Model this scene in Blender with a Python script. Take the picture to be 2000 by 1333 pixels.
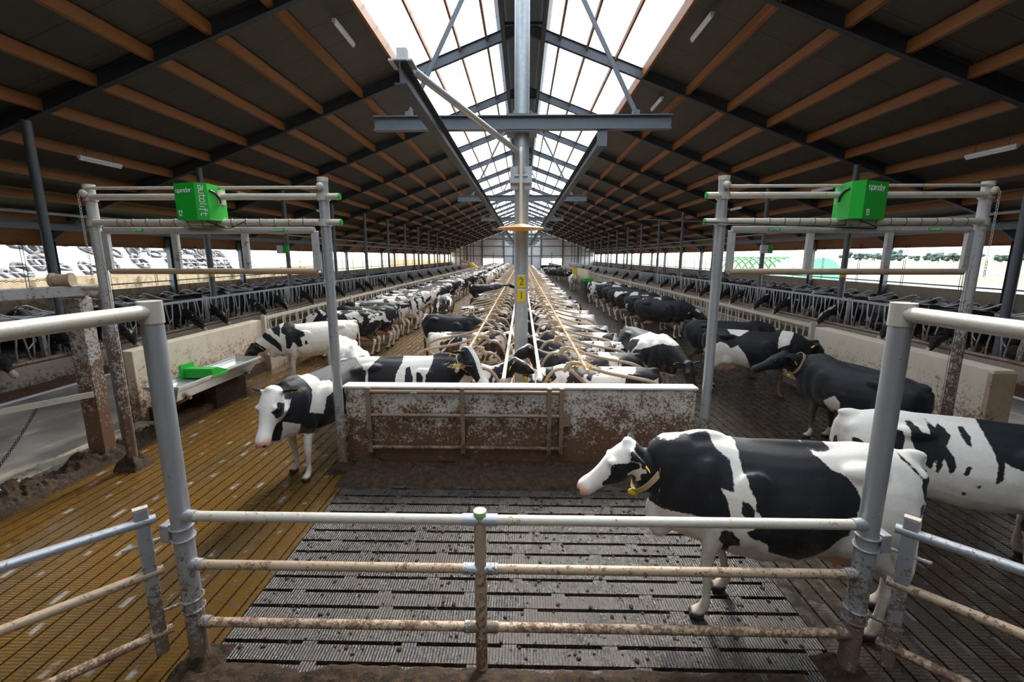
import bpy, bmesh, math, random
import numpy as np
from mathutils import Vector, Matrix, noise as mnoise
random.seed(7)
for o in list(bpy.data.objects): bpy.data.objects.remove(o)
SC = bpy.context.scene
COL = SC.collection
PI = math.pi
# ------------------------------------------------------------------ camera
cam = bpy.data.cameras.new('camera'); camo = bpy.data.objects.new('camera', cam); COL.objects.link(camo)
cam.sensor_width = 36; cam.lens = 36 * 889 / 2000; cam.clip_end = 600; cam.clip_start = 0.05
camo.location = (0, 0, 2.75)
camo.rotation_euler = (PI / 2 - math.atan(166 / 889), 0, math.atan(20 / 889))
SC.camera = camo
# ------------------------------------------------------------------ light
SC.view_settings.view_transform = 'Standard'; SC.view_settings.look = 'None'
SC.view_settings.gamma = 1; SC.view_settings.use_curve_mapping = False
SC.view_settings.exposure = 0.95
w = bpy.data.worlds.new('sky'); SC.world = w; w.use_nodes = True
nt = w.node_tree; nt.nodes.clear()
wo = nt.nodes.new('ShaderNodeOutputWorld'); bg = nt.nodes.new('ShaderNodeBackground')
tc = nt.nodes.new('ShaderNodeTexCoord'); sx = nt.nodes.new('ShaderNodeSeparateXYZ')
rp = nt.nodes.new('ShaderNodeValToRGB')
rp.color_ramp.elements[0].position = 0.0; rp.color_ramp.elements[0].color = (0.95, 0.97, 1.0, 1)
rp.color_ramp.elements[1].position = 0.75; rp.color_ramp.elements[1].color = (0.80, 0.90, 1.0, 1)
nt.links.new(tc.outputs['Generated'], sx.inputs[0]); nt.links.new(sx.outputs['Z'], rp.inputs[0])
nt.links.new(rp.outputs[0], bg.inputs[0]); bg.inputs[1].default_value = 2.3
nt.links.new(bg.outputs[0], wo.inputs[0])
sun = bpy.data.lights.new('sun', 'SUN'); sun.energy = 8.0; sun.angle = math.radians(20); sun.color = (1, 0.92, 0.80)
suno = bpy.data.objects.new('sun', sun); COL.objects.link(suno)
suno.rotation_euler = (math.radians(-46), math.radians(12), 0)     # high sun slightly ahead of the camera, falling through the ridge light

# ------------------------------------------------------------------ tagging
def tag(o, label=None, cat=None, group=None, kind=None):
    if label: o['label'] = label
    if cat: o['category'] = cat
    if group: o['group'] = group
    if kind: o['kind'] = kind
    return o
def thing(name, label, cat, loc=(0, 0, 0), rz=0, group=None):
    o = bpy.data.objects.new(name, None); COL.objects.link(o); o.location = loc; o.rotation_euler = (0, 0, rz)
    o.empty_display_size = 0.1
    return tag(o, label, cat, group)
def copy_tree(o, parent=None):
    c = o.copy(); COL.objects.link(c)
    if parent: c.parent = parent
    for ch in o.children: copy_tree(ch, c)
    return c
ORD = ['first','second','third','fourth','fifth','sixth','seventh','eighth','ninth','tenth','eleventh','twelfth','thirteenth','fourteenth','fifteenth','sixteenth','seventeenth','eighteenth','nineteenth']
TENS = ['','','twenty','thirty','forty','fifty','sixty','seventy','eighty','ninety']
TENTH = ['','','twentieth','thirtieth','fortieth','fiftieth','sixtieth','seventieth','eightieth','ninetieth']
def ordn(n):
    if n <= 19: return ORD[n-1]
    if n % 10 == 0: return TENTH[n//10]
    return TENS[n//10] + '-' + ORD[n % 10 - 1]

# ------------------------------------------------------------------ mesh builder
class MB:
    def __init__(s): s.v = []; s.f = []
    def add(s, vs, fs):
        n = len(s.v); s.v += [tuple(q) for q in vs]; s.f += [tuple(i + n for i in q) for q in fs]; return s
    def box(s, x0, y0, z0, x1, y1, z1):
        return s.add([(x0,y0,z0),(x1,y0,z0),(x1,y1,z0),(x0,y1,z0),(x0,y0,z1),(x1,y0,z1),(x1,y1,z1),(x0,y1,z1)],
                     [(0,3,2,1),(4,5,6,7),(0,1,5,4),(1,2,6,5),(2,3,7,6),(3,0,4,7)])
    def sweep(s, prof, path, up=(0,0,1), caps=True, closed=False, scales=None):
        P = [Vector(p) for p in path]; n = len(P); m = len(prof); vs = []
        up = Vector(up); pu = None
        for i in range(n):
            a = P[i-1] if (i > 0 or closed) else P[i]; b = P[(i+1) % n] if (i < n-1 or closed) else P[i]
            t = (b - a).normalized()
            if pu is None:
                u0 = up if abs(t.dot(up)) < 0.97 else Vector((0, 1, 0)) if abs(t.y) < .9 else Vector((1, 0, 0))
            else: u0 = pu
            sd = t.cross(u0); 
            if sd.length < 1e-6: sd = t.orthogonal()
            sd.normalize(); u = sd.cross(t); pu = u
            k = scales[i] if scales else 1
            for (x, y) in prof: vs.append(P[i] + sd * x * k + u * y * k)
        fs = []
        for i in range(n if closed else n-1):
            j = (i+1) % n
            for q in range(m): r = (q+1) % m; fs.append((i*m+q, i*m+r, j*m+r, j*m+q))
        if caps and not closed: fs.append(tuple(range(m-1, -1, -1))); fs.append(tuple((n-1)*m+q for q in range(m)))
        return s.add(vs, fs)
    def tube(s, path, r, n=10, closed=False, scales=None, caps=True):
        return s.sweep([(r*math.cos(2*PI*i/n), r*math.sin(2*PI*i/n)) for i in range(n)], path, closed=closed, scales=scales, caps=caps)
    def beam(s, p0, p1, w_, h_, up=(0,0,1)):
        return s.sweep([(-w_/2,-h_/2),(w_/2,-h_/2),(w_/2,h_/2),(-w_/2,h_/2)], [p0, p1], up)
    def ibeam(s, p0, p1, w_, h_, t=0.014, up=(0,0,1)):
        a, b = w_/2, h_/2
        for pr in ([(-a,-b),(a,-b),(a,-b+t),(-a,-b+t)], [(-a,b-t),(a,b-t),(a,b),(-a,b)], [(-t/2,-b+t),(t/2,-b+t),(t/2,b-t),(-t/2,b-t)]):
            s.sweep(pr, [p0, p1], up)
        return s
    def ell(s, c, r, nu=12, nv=8, M=None):
        vs = []; c = Vector(c)
        for j in range(1, nv):
            ph = PI*j/nv
            for i in range(nu):
                th = 2*PI*i/nu; q = Vector((r[0]*math.sin(ph)*math.cos(th), r[1]*math.sin(ph)*math.sin(th), r[2]*math.cos(ph)))
                vs.append(c + (M @ q if M else q))
        top = Vector((0,0,r[2])); vs.append(c + (M @ top if M else top)); vs.append(c - (M @ top if M else top))
        T = len(vs)-2; B = T+1; fs = []
        for j in range(nv-2):
            for i in range(nu): k = (i+1) % nu; fs.append((j*nu+i, (j+1)*nu+i, (j+1)*nu+k, j*nu+k))
        for i in range(nu): k = (i+1) % nu; fs.append((T, i, k)); fs.append((B, (nv-2)*nu+k, (nv-2)*nu+i))
        return s.add(vs, fs)
    def prism(s, poly, z0, z1, M=None):
        n = len(poly); vs = [Vector((x,y,z0)) for x,y in poly] + [Vector((x,y,z1)) for x,y in poly]
        if M: vs = [M @ q for q in vs]
        return s.add(vs, [tuple(range(n-1,-1,-1)), tuple(range(n,2*n))] + [(i,(i+1)%n,n+(i+1)%n,n+i) for i in range(n)])
    def mesh(s, name, mat, smooth=True, ang=35):
        me = bpy.data.meshes.new(name); me.from_pydata(s.v, [], s.f); me.update()
        if mat: me.materials.append(mat)
        if smooth:
            me.shade_smooth(); me.set_sharp_from_angle(angle=math.radians(ang))
        return me
    def obj(s, name, mat, parent=None, loc=None, smooth=True, bevel=0):
        o = bpy.data.objects.new(name, s.mesh(name, mat, smooth)); COL.objects.link(o)
        if parent: o.parent = parent
        if loc: o.location = loc
        if bevel:
            b = o.modifiers.new('b', 'BEVEL'); b.width = bevel; b.segments = 2; b.limit_method = 'ANGLE'
        return o
def smooth_path(pts, r=0.08, n=5):
    P = [Vector(p) for p in pts]; out = [P[0]]
    for i in range(1, len(P)-1):
        a = (P[i-1]-P[i]); b = (P[i+1]-P[i]); d = min(r, a.length*.48, b.length*.48)
        A = P[i] + a.normalized()*d; B = P[i] + b.normalized()*d
        for k in range(n+1):
            t = k/n; out.append(A*(1-t)**2 + P[i]*2*t*(1-t) + B*t*t)
    out.append(P[-1]); return out

# ------------------------------------------------------------------ materials
class N:
    def __init__(s, name):
        s.m = bpy.data.materials.new(name); s.m.use_nodes = True; s.t = s.m.node_tree; s.t.nodes.clear()
        s.out = s.t.nodes.new('ShaderNodeOutputMaterial')
    def n(s, typ, **kw):
        q = s.t.nodes.new(typ)
        for k, v in kw.items():
            if k == 'inp':
                for a, b in v.items():
                    if isinstance(b, bpy.types.NodeSocket): s.t.links.new(b, q.inputs[a])
                    else: q.inputs[a].default_value = b
            else: setattr(q, k, v)
        return q
    def noise(s, vec, scale, detail=4, rough=.6, dist=0):
        return s.n('ShaderNodeTexNoise', inp={'Vector': vec, 'Scale': scale, 'Detail': detail, 'Roughness': rough, 'Distortion': dist}).outputs['Fac']
    def math(s, op, a, b=0.0, c=0.0, clamp=False):
        return s.n('ShaderNodeMath', operation=op, use_clamp=clamp, inp={0: a, 1: b, 2: c}).outputs[0]
    def ramp(s, f, a, b, ca=(0,0,0,1), cb=(1,1,1,1)):
        q = s.n('ShaderNodeMapRange', clamp=True, inp={'Value': f, 'From Min': a, 'From Max': b}); return q.outputs[0]
    def mix(s, f, a, b):
        q = s.n('ShaderNodeMix', data_type='RGBA'); 
        for k, v in ((0, f), (6, a), (7, b)):
            if isinstance(v, bpy.types.NodeSocket): s.t.links.new(v, q.inputs[k])
            else: q.inputs[k].default_value = v if k == 0 else (*v, 1) if len(v) == 3 else v
        return q.outputs[2]
    def pos(s): return s.n('ShaderNodeNewGeometry').outputs['Position']
    def objc(s): return s.n('ShaderNodeTexCoord').outputs['Object']
    def sep(s, v): return s.n('ShaderNodeSeparateXYZ', inp={0: v}).outputs
    def map(s, v, sc=(1,1,1), loc=(0,0,0)): return s.n('ShaderNodeMapping', inp={'Vector': v, 'Scale': sc, 'Location': loc}).outputs[0]
    def bsdf(s, col, rough=.5, metal=0, bump=None, bstr=.3, bdist=.01, **kw):
        q = s.n('ShaderNodeBsdfPrincipled')
        def put(k, v):
            if isinstance(v, bpy.types.NodeSocket): s.t.links.new(v, q.inputs[k])
            else: q.inputs[k].default_value = (*v, 1) if isinstance(v, tuple) and len(v) == 3 else v
        put('Base Color', col); put('Roughness', rough); put('Metallic', metal)
        for k, v in kw.items(): put(k.replace('_', ' '), v)
        if bump is not None:
            b = s.n('ShaderNodeBump', inp={'Height': bump, 'Strength': bstr, 'Distance': bdist}); s.t.links.new(b.outputs[0], q.inputs['Normal'])
        s.t.links.new(q.outputs[0], s.out.inputs[0]); return s.m

def plain(name, col, rough=.5, metal=0, sc=20, var=.12, bstr=.1, **kw):
    k = N(name); v = k.objc(); f = k.noise(v, sc)
    c = k.mix(f, tuple(x*(1-var) for x in col), tuple(min(1, x*(1+var)) for x in col))
    return k.bsdf(c, rough, metal, f, bstr, .004, **kw)
def splat(name, base, mud, zlo, zhi, amt=0.0, metal=.55, rough=.42, sc=26, fine=70):
    """galvanised steel / concrete with splashed slurry that thickens towards the floor"""
    k = N(name); p = k.pos(); z = k.sep(p)[2]
    a = k.noise(p, sc, 3, .65); b = k.noise(p, fine, 3, .6); c = k.noise(p, 5, 3)
    h = k.ramp(z, zhi, zlo)
    s1 = k.math('ADD', k.math('ADD', k.math('MULTIPLY', a, .55), k.math('MULTIPLY', b, .45)), k.math('ADD', k.math('MULTIPLY', h, .36), k.math('MULTIPLY', k.math('SUBTRACT', c, .5), .35)))
    s1 = k.math('ADD', s1, amt)
    f = k.ramp(s1, .62, .70)
    f2 = k.ramp(k.math('ADD', c, k.math('MULTIPLY', h, .3)), .3, .9)
    bc = k.mix(k.math('MULTIPLY', f2, .45), base, tuple(.5*x+.5*y*1.7 for x, y in zip(base, mud)))
    col = k.mix(f, bc, k.mix(b, tuple(x*.6 for x in mud), tuple(x*1.4 for x in mud)))
    me = k.math('MULTIPLY', k.math('SUBTRACT', 1, f), metal)
    ro = k.math('ADD', k.math('MULTIPLY', f, .25), rough)
    return k.bsdf(col, ro, me, k.math('ADD', k.math('MULTIPLY', f, .6), k.math('MULTIPLY', b, .4)), .5, .006)
MUD = (.075, .042, .022)
M = {}
M['galv'] = splat('galvanised_steel', (.50,.52,.54), (.17,.11,.07), -.3, 1.3, -.01)
M['galv_dusty'] = splat('dusty_galvanised_tube', (.62,.57,.48), (.27,.16,.09), -6, -5, .025, .2, .5)
M['galv_brown'] = splat('dirty_tube', (.48,.35,.23), (.17,.09,.05), -.9, 1.4, -.01, .1, .5)
M['rusty'] = splat('rust_brown_tube', (.26,.17,.11), (.10,.055,.035), -.6, 1.0, .0, .1, .55)
M['galv_lift'] = splat('splashed_lift_steel', (.58,.58,.56), (.15,.075,.04), -.4, 3.0, .015, .3, .45)
M['steel_plain'] = plain('grey_painted_steel', (.15,.17,.19), .5, .3, 9)
M['steel_dark'] = plain('dark_steel', (.055,.065,.08), .55, .3, 9)
M['pole'] = plain('central_galvanised_pole', (.46,.50,.52), .45, .45, 14, .25)
M['wood'] = None
k = N('orange_timber'); v = k.map(k.pos(), (6, .35, 6)); f = k.noise(v, 2.5, 5)
M['wood'] = k.bsdf(k.mix(f, (.23,.085,.020), (.34,.135,.035)), .6, 0, f, .1)
M['green'] = plain('bright_green_plastic', (.012,.42,.03), .4, 0, 3, .08)
M['dgreen'] = plain('deep_green_plastic', (.01,.25,.03), .4)
M['white'] = plain('white_lettering', (.85,.85,.85), .6, 0, 3, .03)
M['black'] = plain('black_rubber', (.012,.012,.012), .5)
M['yellow'] = plain('yellow_plastic', (.85,.55,.02), .45, 0, 3, .06)
M['orange'] = plain('orange_disc', (.80,.33,.02), .4, 0, 3, .06)
M['lamp'] = plain('white_lamp_housing', (.75,.77,.8), .4)
M['stainless'] = plain('stainless_steel', (.55,.57,.55), .3, .6, 6)
M['strap'] = plain('cream_strap', (.72,.64,.52), .6)
M['collar'] = plain('tan_collar_webbing', (.50,.38,.20), .7, 0, 40, .25)
M['eye'] = plain('dark_glossy_eye', (.006,.005,.004), .12)
M['tube_tan'] = splat('tan_stained_tube', (.46,.35,.24), (.20,.10,.05), -.3, 1.0, -.03, .1, .5)
M['tube_dark'] = plain('dull_grey_tube', (.17,.16,.15), .5, .3)
M['grass'] = plain('meadow_grass', (.10,.13,.045), .9, 0, .4, .2)
M['earth'] = plain('bare_field', (.085,.075,.078), .9, 0, .3, .2)
M['leaf'] = plain('hazed_tree_leaves', (.05,.085,.075), .9, 0, 1.5, .2)  # bluish leaf green with the distance haze put into the colour
M['tyre'] = plain('tyre_rubber', (.022,.022,.028), .7, 0, 12, .3)
M['sheet'] = plain('white_silage_sheet', (.80,.80,.84), .7, 0, 2, .1)
M['hoop'] = plain('green_hoop_tube', (.03,.22,.06), .5)
M['greensheet'] = plain('pale_green_sheet', (.18,.52,.33), .6)
# concrete and painted walls
def wallmat(name, base, mud, zlo, zhi, amt=0, sc=45):
    return splat(name, base, mud, zlo, zhi, amt, 0, .6, sc, 130)
M['cwall'] = wallmat('splattered_white_board', (.72,.66,.58), (.14,.065,.03), -.35, 1.25, .045, 34)
M['swall'] = wallmat('scratched_concrete', (.74,.64,.50), (.24,.13,.07), -.2, 1.4, -.02, 24)
M['conc'] = wallmat('bare_concrete', (.42,.36,.28), (.14,.08,.05), -.3, .6, -.06, 12)
M['silwall'] = wallmat('silage_wall_concrete', (.40,.31,.21), (.2,.13,.08), 0, 3, -.1, 3)
k = N('feed_alley_concrete'); p = k.pos(); f = k.noise(p, .7, 5, .6, .6); g = k.noise(k.map(p, (1.5,.5,1)), 2.2, 5)
c = k.mix(k.ramp(f, .35, .62), (.17,.16,.15), (.44,.37,.28)); c = k.mix(k.ramp(g, .55, .7), c, (.60,.52,.42))
M['alley'] = k.bsdf(c, .35, 0, g, .2)
k = N('ceiling_panel'); p = k.pos(); s_ = k.sep(p)
seam = k.math('LESS_THAN', k.math('FRACT', k.math('DIVIDE', s_[1], 1.0)), .022)
rib = k.math('SINE', k.math('MULTIPLY', s_[1], 62.8))
f = k.noise(p, .5)
c = k.mix(f, (.075,.069,.060), (.110,.10,.088)); c = k.mix(seam, c, (.03,.028,.025))
M['ceil'] = k.bsdf(c, .6, 0, rib, .35, .004)
# translucent ridge sheets
k = N('translucent_ridge_sheet'); p = k.pos(); s_ = k.sep(p)
rib = k.math('FRACT', k.math('DIVIDE', s_[1], 1.0)); band = k.math('LESS_THAN', rib, .10); r2 = k.math('LESS_THAN', k.math('FRACT', k.math('DIVIDE', s_[1], .25)), .12)
tcol = k.mix(k.math('MULTIPLY', r2, .5), (.93,.96,1.0), (.72,.80,.90)); tcol = k.mix(band, tcol, (.40,.48,.60))
tr = k.n('ShaderNodeBsdfTransparent', inp={0: tcol}); tl = k.n('ShaderNodeBsdfTranslucent', inp={0: (.9,.95,1,1)})
mx = k.n('ShaderNodeMixShader', inp={0: .12, 1: tr.outputs[0], 2: tl.outputs[0]}); k.t.links.new(mx.outputs[0], k.out.inputs[0]); M['skylight'] = k.m
# wet alley rubber : groove lines are real gaps, this gives cleats, slurry film and wet sheen
def alleymat(name, film, bare, wet, bias, ds=.75):
    k = N(name); p = k.pos(); s_ = k.sep(p)
    big = k.noise(k.map(p, (1, .35, 1)), .9, 5, .62, .4); med = k.noise(p, 9, 4, .65); fine = k.noise(p, 60, 3, .7)
    cleat = k.math('SINE', k.math('MULTIPLY', s_[1], 2*PI/.028))
    # skylight glints painted as pale dashes along every strip, staggered from strip to strip
    row = k.math('FLOOR', k.math('DIVIDE', s_[0], .148))
    ph = k.math('FRACT', k.math('ADD', k.math('DIVIDE', s_[1], .62), k.math('MULTIPLY', row, .5)))
    fx = k.math('FRACT', k.math('DIVIDE', s_[0], .148))
    glint = k.math('MULTIPLY', k.math('LESS_THAN', ph, .27), k.math('MULTIPLY', k.math('GREATER_THAN', fx, .3), k.math('LESS_THAN', fx, .62)))
    glint = k.math('MULTIPLY', glint, k.ramp(k.math('ADD', k.noise(p, 3.1, 3), bias), .42, .52))
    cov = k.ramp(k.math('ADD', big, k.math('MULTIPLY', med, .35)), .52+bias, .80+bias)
    c = k.mix(cov, bare, film); c = k.mix(k.ramp(med, .5, .72), c, tuple(x*.45 for x in film)); c = k.mix(k.math('MULTIPLY', glint, ds), c, (.26,.27,.27))
    ro = k.math('ADD', wet, k.math('MULTIPLY', k.ramp(med, .35, .7), .25))
    hh = k.math('ADD', k.math('MULTIPLY', cleat, .16), k.math('ADD', k.math('MULTIPLY', med, 1.0), k.math('MULTIPLY', fine, .5)))
    return k.bsdf(c, ro, 0, hh, .5, .010, Specular_IOR_Level=1.0)
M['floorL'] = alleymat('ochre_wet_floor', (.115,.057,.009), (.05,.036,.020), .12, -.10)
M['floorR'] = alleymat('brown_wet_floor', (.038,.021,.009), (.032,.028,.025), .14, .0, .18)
k = N('black_wet_slats'); p = k.pos(); s_ = k.sep(p)
med = k.noise(p, 11, 5, .7); fine = k.noise(p, 75, 3, .7); cl = k.math('SINE', k.math('MULTIPLY', s_[0], 2*PI/.022))
big = k.noise(k.map(p, (1,1.6,1)), 1.6, 4, .65, .5); film = k.ramp(k.math('ADD', big, k.math('MULTIPLY', med, .5)), .70, .92)
c = k.mix(k.ramp(med, .48, .66), (.022,.018,.016), (.062,.034,.018)); c = k.mix(k.math('MULTIPLY', film, .6), c, (.055,.030,.014)); c = k.mix(k.ramp(fine, .62, .72), c, (.16,.12,.08))
hh = k.math('ADD', k.math('MULTIPLY', cl, .22), k.math('ADD', k.math('MULTIPLY', med, 1.0), k.math('MULTIPLY', fine, .8)))
M['slat'] = k.bsdf(c, k.math('ADD', k.math('ADD', .10, k.math('MULTIPLY', film, .38)), k.math('MULTIPLY', med, .25)), 0, hh, .85, .012, Specular_IOR_Level=1.0)
k = N('slurry_mud'); p = k.pos(); a = k.noise(p, 16, 6, .75); b = k.noise(p, 3, 3); c_ = k.noise(p, 80, 3, .7)
c = k.mix(k.ramp(a, .4, .65), (.016,.009,.005), (.085,.045,.020)); c = k.mix(k.ramp(c_, .62, .7), c, (.20,.125,.06))
M['mud'] = k.bsdf(c, k.math('ADD', .5, k.math('MULTIPLY', a, .4)), 0, k.math('ADD', a, k.math('MULTIPLY', c_, .4)), .9, .03, Specular_IOR_Level=.3)
k = N('brown_silage'); p = k.pos(); a = k.noise(p, 14, 5, .8); b = k.noise(p, 70, 3, .8)
M['feed'] = k.bsdf(k.mix(k.ramp(a, .35, .65), (.05,.022,.010), (.19,.10,.045)), .8, 0, k.math('ADD', a, b), .8, .03)
k = N('straw_bedding'); p = k.pos(); a = k.noise(p, 9, 5, .8); b = k.noise(k.map(p, (1,4,1)), 40, 3, .8)
c = k.mix(k.ramp(a, .35, .65), (.34,.20,.09), (.62,.44,.24)); c = k.mix(k.ramp(b, .58, .7), c, (.72,.56,.34))
M['bed'] = k.bsdf(c, .85, 0, k.math('ADD', a, b), .8, .02)
M['pit'] = plain('dark_slurry', (.006,.005,.004), .3)
k = N('gable_sheet'); p = k.pos(); s_ = k.sep(p); rib = k.math('SINE', k.math('MULTIPLY', s_[0], 12)); f = k.noise(p, .4)
M['gable'] = k.bsdf(k.mix(f, (.84,.87,.90), (.92,.94,.96)), .5, .1, rib, .3, .02)
k = N('door_sheet'); p = k.pos(); M['door'] = k.bsdf(k.mix(k.noise(p, .6), (.75,.78,.82), (.85,.87,.9)), .5, 0)
k = N('net_curtain'); tr = k.n('ShaderNodeBsdfTransparent', inp={0: (1,1,1,1)}); df = k.n('ShaderNodeBsdfTranslucent', inp={0: (.75,.42,.25,1)})
mx = k.n('ShaderNodeMixShader', inp={0: .55, 1: tr.outputs[0], 2: df.outputs[0]}); k.t.links.new(mx.outputs[0], k.out.inputs[0]); M['net'] = k.m

# coat: 'coat' attribute = signed field, >0 black. Painted cows use it straight, herd cows add a seeded 3D noise
def coatmat(name, painted):
    k = N(name); oc = k.objc()
    A = lambda nm: k.n('ShaderNodeAttribute', attribute_name=nm).outputs['Fac']
    OA = lambda nm: k.n('ShaderNodeAttribute', attribute_type='OBJECT', attribute_name=nm).outputs['Fac']
    fine = k.noise(oc, 38, 4, .7); hair = k.noise(k.map(oc, (30, 90, 90)), 3, 3, .7)
    if painted:
        v = k.math('ADD', A('coat'), k.math('MULTIPLY', k.math('SUBTRACT', k.noise(oc, 14, 4, .7), .5), .055)); f = k.ramp(v, -.004, .004)
    else:
        sd = OA('seed'); off = k.n('ShaderNodeCombineXYZ', inp={0: sd, 1: k.math('MULTIPLY', sd, 3.7), 2: k.math('MULTIPLY', sd, 1.3)}).outputs[0]
        vec = k.n('ShaderNodeVectorMath', operation='ADD', inp={0: oc, 1: off}).outputs[0]
        v = k.math('ADD', k.math('ADD', k.noise(vec, 2.1, 3.0, .6, .7), OA('dark')), A('coat')); f = k.ramp(v, .495, .505)
    white = k.mix(fine, (.74,.66,.56), (.92,.87,.80)); blk = k.mix(fine, (.005,.006,.008), (.014,.015,.019))
    brown = OA('brown') if not painted else 0.0
    if not painted: blk = k.mix(brown, blk, (.22,.075,.03)); white = k.mix(brown, white, (.30,.11,.045))
    c = k.mix(f, white, blk)
    z = k.sep(k.pos())[2]
    dirt = k.math('MULTIPLY', k.ramp(k.math('ADD', k.noise(oc, 7, 4, .7), k.math('MULTIPLY', k.ramp(z, 1.0, 0.0), .55)), .62, 1.0), .55)
    c = k.mix(dirt, c, (.30,.17,.075))
    c = k.mix(A('pink'), c, k.mix(fine, (.72,.34,.24), (.82,.46,.34)))
    c = k.mix(A('hoof'), c, (.03,.02,.014))
    ro = k.math('ADD', .42, k.math('MULTIPLY', hair, .2))
    return k.bsdf(c, ro, 0, k.math('ADD', hair, k.math('MULTIPLY', k.noise(oc, 5, 3), 2.0)), .3, .012, Sheen_Weight=.08, Specular_IOR_Level=.28)
M['coat_p'] = coatmat('painted_cow_coat', True); M['coat_h'] = coatmat('herd_cow_coat', False)

# ================================================================== THE BUILDING
YF = 108.0; HW = 16.6; Y0 = -6.0
ZR = 9.7; K = .37                      # underside of rafters: z = ZR - K|x|
def st(o): o['kind'] = 'structure'; return o
# --- ground slabs
def strips(x0, x1, y0, y1, wd=.130, gap=.018, dep=.05):
    mb = MB(); x = x0
    while x < x1 - .02:
        mb.box(x, y0, -dep, min(x + wd, x1), y1, 0); x += wd + gap
    return mb
st(MB().box(-HW, Y0, -.30, HW, YF, -.055).obj('floor', M['pit']))
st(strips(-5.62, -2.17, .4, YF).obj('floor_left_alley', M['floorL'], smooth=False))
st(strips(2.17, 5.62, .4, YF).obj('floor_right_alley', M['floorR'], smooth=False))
mb = MB(); y = 5.34; r = 0
while y > .5:                                # cross alley: slatted floor, staggered slots between bridges
    y0 = y - .135
    mb.box(-2.16, y0, -.12, 2.16, y, 0)
    off = (r * .37) % .72
    x = -2.16 - off
    while x < 2.16:
        a = max(-2.16, x); b = min(2.16, x + .11)
        if b > a: mb.box(a, y - .170, -.12, b, y0, -.004)
        x += .72 if r % 3 else 1.15
    y -= .170; r += 1
st(mb.obj('floor_slats', M['slat'], smooth=False))
st(MB().box(-2.16, 5.34, -.06, 2.16, 6.0, -.002).obj('floor_cross_step', M['pit']))
for s_, nm in ((-1, 'left'), (1, 'right')):
    x0, x1 = sorted((s_*6.05, s_*10.5))
    st(MB().box(x0, Y0, -.05, x1, YF, .02).obj('floor_feed_alley_' + nm, M['alley']))
    x0, x1 = sorted((s_*9.62, s_*9.76)); st(MB().box(x0, Y0, .02, x1, YF, .024).obj('trim_%d' % (5+s_), M['white']))
    x0, x1 = sorted((s_*10.72, s_*HW))
    st(MB().box(x0, Y0, -.05, x1, YF, .0).obj('floor_outer_' + nm, M['floorR']))
    x0, x1 = sorted((s_*13.9, s_*(HW-.05)))
    st(MB().box(x0, Y0, .0, x1, YF-.2, .2).obj('floor_outer_stalls_' + nm, M['conc']))
    # ceiling sheets (solid part) and translucent part
    def zc(x): return ZR + .31 - K*abs(x)
    q = MB(); a, b = s_*3.8, s_*17.3
    q.add([(a,Y0,zc(a)),(b,Y0,zc(b)),(b,YF,zc(b)),(a,YF,zc(a)),(a,Y0,zc(a)+.08),(b,Y0,zc(b)+.08),(b,YF,zc(b)+.08),(a,YF,zc(a)+.08)],
          [(0,1,2,3),(4,7,6,5),(0,4,5,1),(1,5,6,2),(2,6,7,3),(3,7,4,0)])
    st(q.obj('ceiling_' + nm, M['ceil'], smooth=False))
    q = MB(); a, b = s_*.62, s_*3.8
    q.add([(a,Y0,zc(a)+.02),(b,Y0,zc(b)+.02),(b,YF,zc(b)+.02),(a,YF,zc(a)+.02)], [(0,1,2,3)])
    st(q.obj('window_%d' % (1 if s_ < 0 else 2), M['skylight'], smooth=False))
    # sill wall of the side opening and eaves
    x0, x1 = sorted((s_*(HW-.05), s_*(HW+.15)))
    st(MB().box(x0, Y0, -.05, x1, YF, 1.42 if s_ < 0 else 1.5).obj('wall_' + nm, M['silwall'] if s_ < 0 else M['conc']))
    q = MB()
    for z in (1.62,): q.beam((s_*(HW-.1), Y0, z), (s_*(HW-.1), YF, z), .05, .05)
    tag(q.obj('curtain_rail', M['steel_plain']), 'long thin horizontal steel rail closing the %s side opening above its low wall' % nm, 'rail')
# --- gable
g = MB()
def gz(x): return ZR + .3 - K*abs(x)
def gpan(x0, x1, z0): g.add([(x0,YF,z0),(x1,YF,z0),(x1,YF,gz(x1)),(x0,YF,gz(x0)),(x0,YF+.1,z0),(x1,YF+.1,z0),(x1,YF+.1,gz(x1)),(x0,YF+.1,gz(x0))],[(0,1,2,3),(7,6,5,4),(0,4,5,1),(2,6,7,3),(0,3,7,4),(1,5,6,2)])
for a, b, z0 in ((-HW,-9.3,0),(-9.3,-4.3,4.9),(-4.3,0,0),(0,4.3,0),(4.3,9.3,4.9),(9.3,HW,0)): gpan(a, b, z0)
st(g.obj('wall_far', M['gable'], smooth=False))
st(MB().box(-HW, YF+.1, -.2, HW, YF+40, -.02).obj('floor_yard', M['conc']))
for i, (a, b) in enumerate(((-9.25,-4.35),(4.35,9.25))):
    q = MB()
    for j in range(5): q.box(a, YF-.02, 2.2+j*.54, b, YF+.06+.01*(j%2), 2.2+j*.54+.54)
    st(q.obj('door_%d' % (i+1), M['door'], smooth=False))
    q = MB().beam(((a+b)/2, YF-.1, 0), ((a+b)/2, YF-.1, 3.6), .12, .12); st(q.obj('trim_%d' % (i+1), M['steel_plain']))
q = MB()
for x in (-13, -9.35, -4.3, -2.1, 2.1, 4.3, 9.35, 13): q.ibeam((x, YF-.2, 0), (x, YF-.2, gz(x)-.2), .3, .3, up=(0,1,0))
for z in (2.8, 5.0, 6.6):
    hw = min(HW, (ZR-z)/K); q.beam((-hw, YF-.1, z), (hw, YF-.1, z), .12, .18)
st(q.obj('trim_3', M['steel_plain'], smooth=False))
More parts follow.
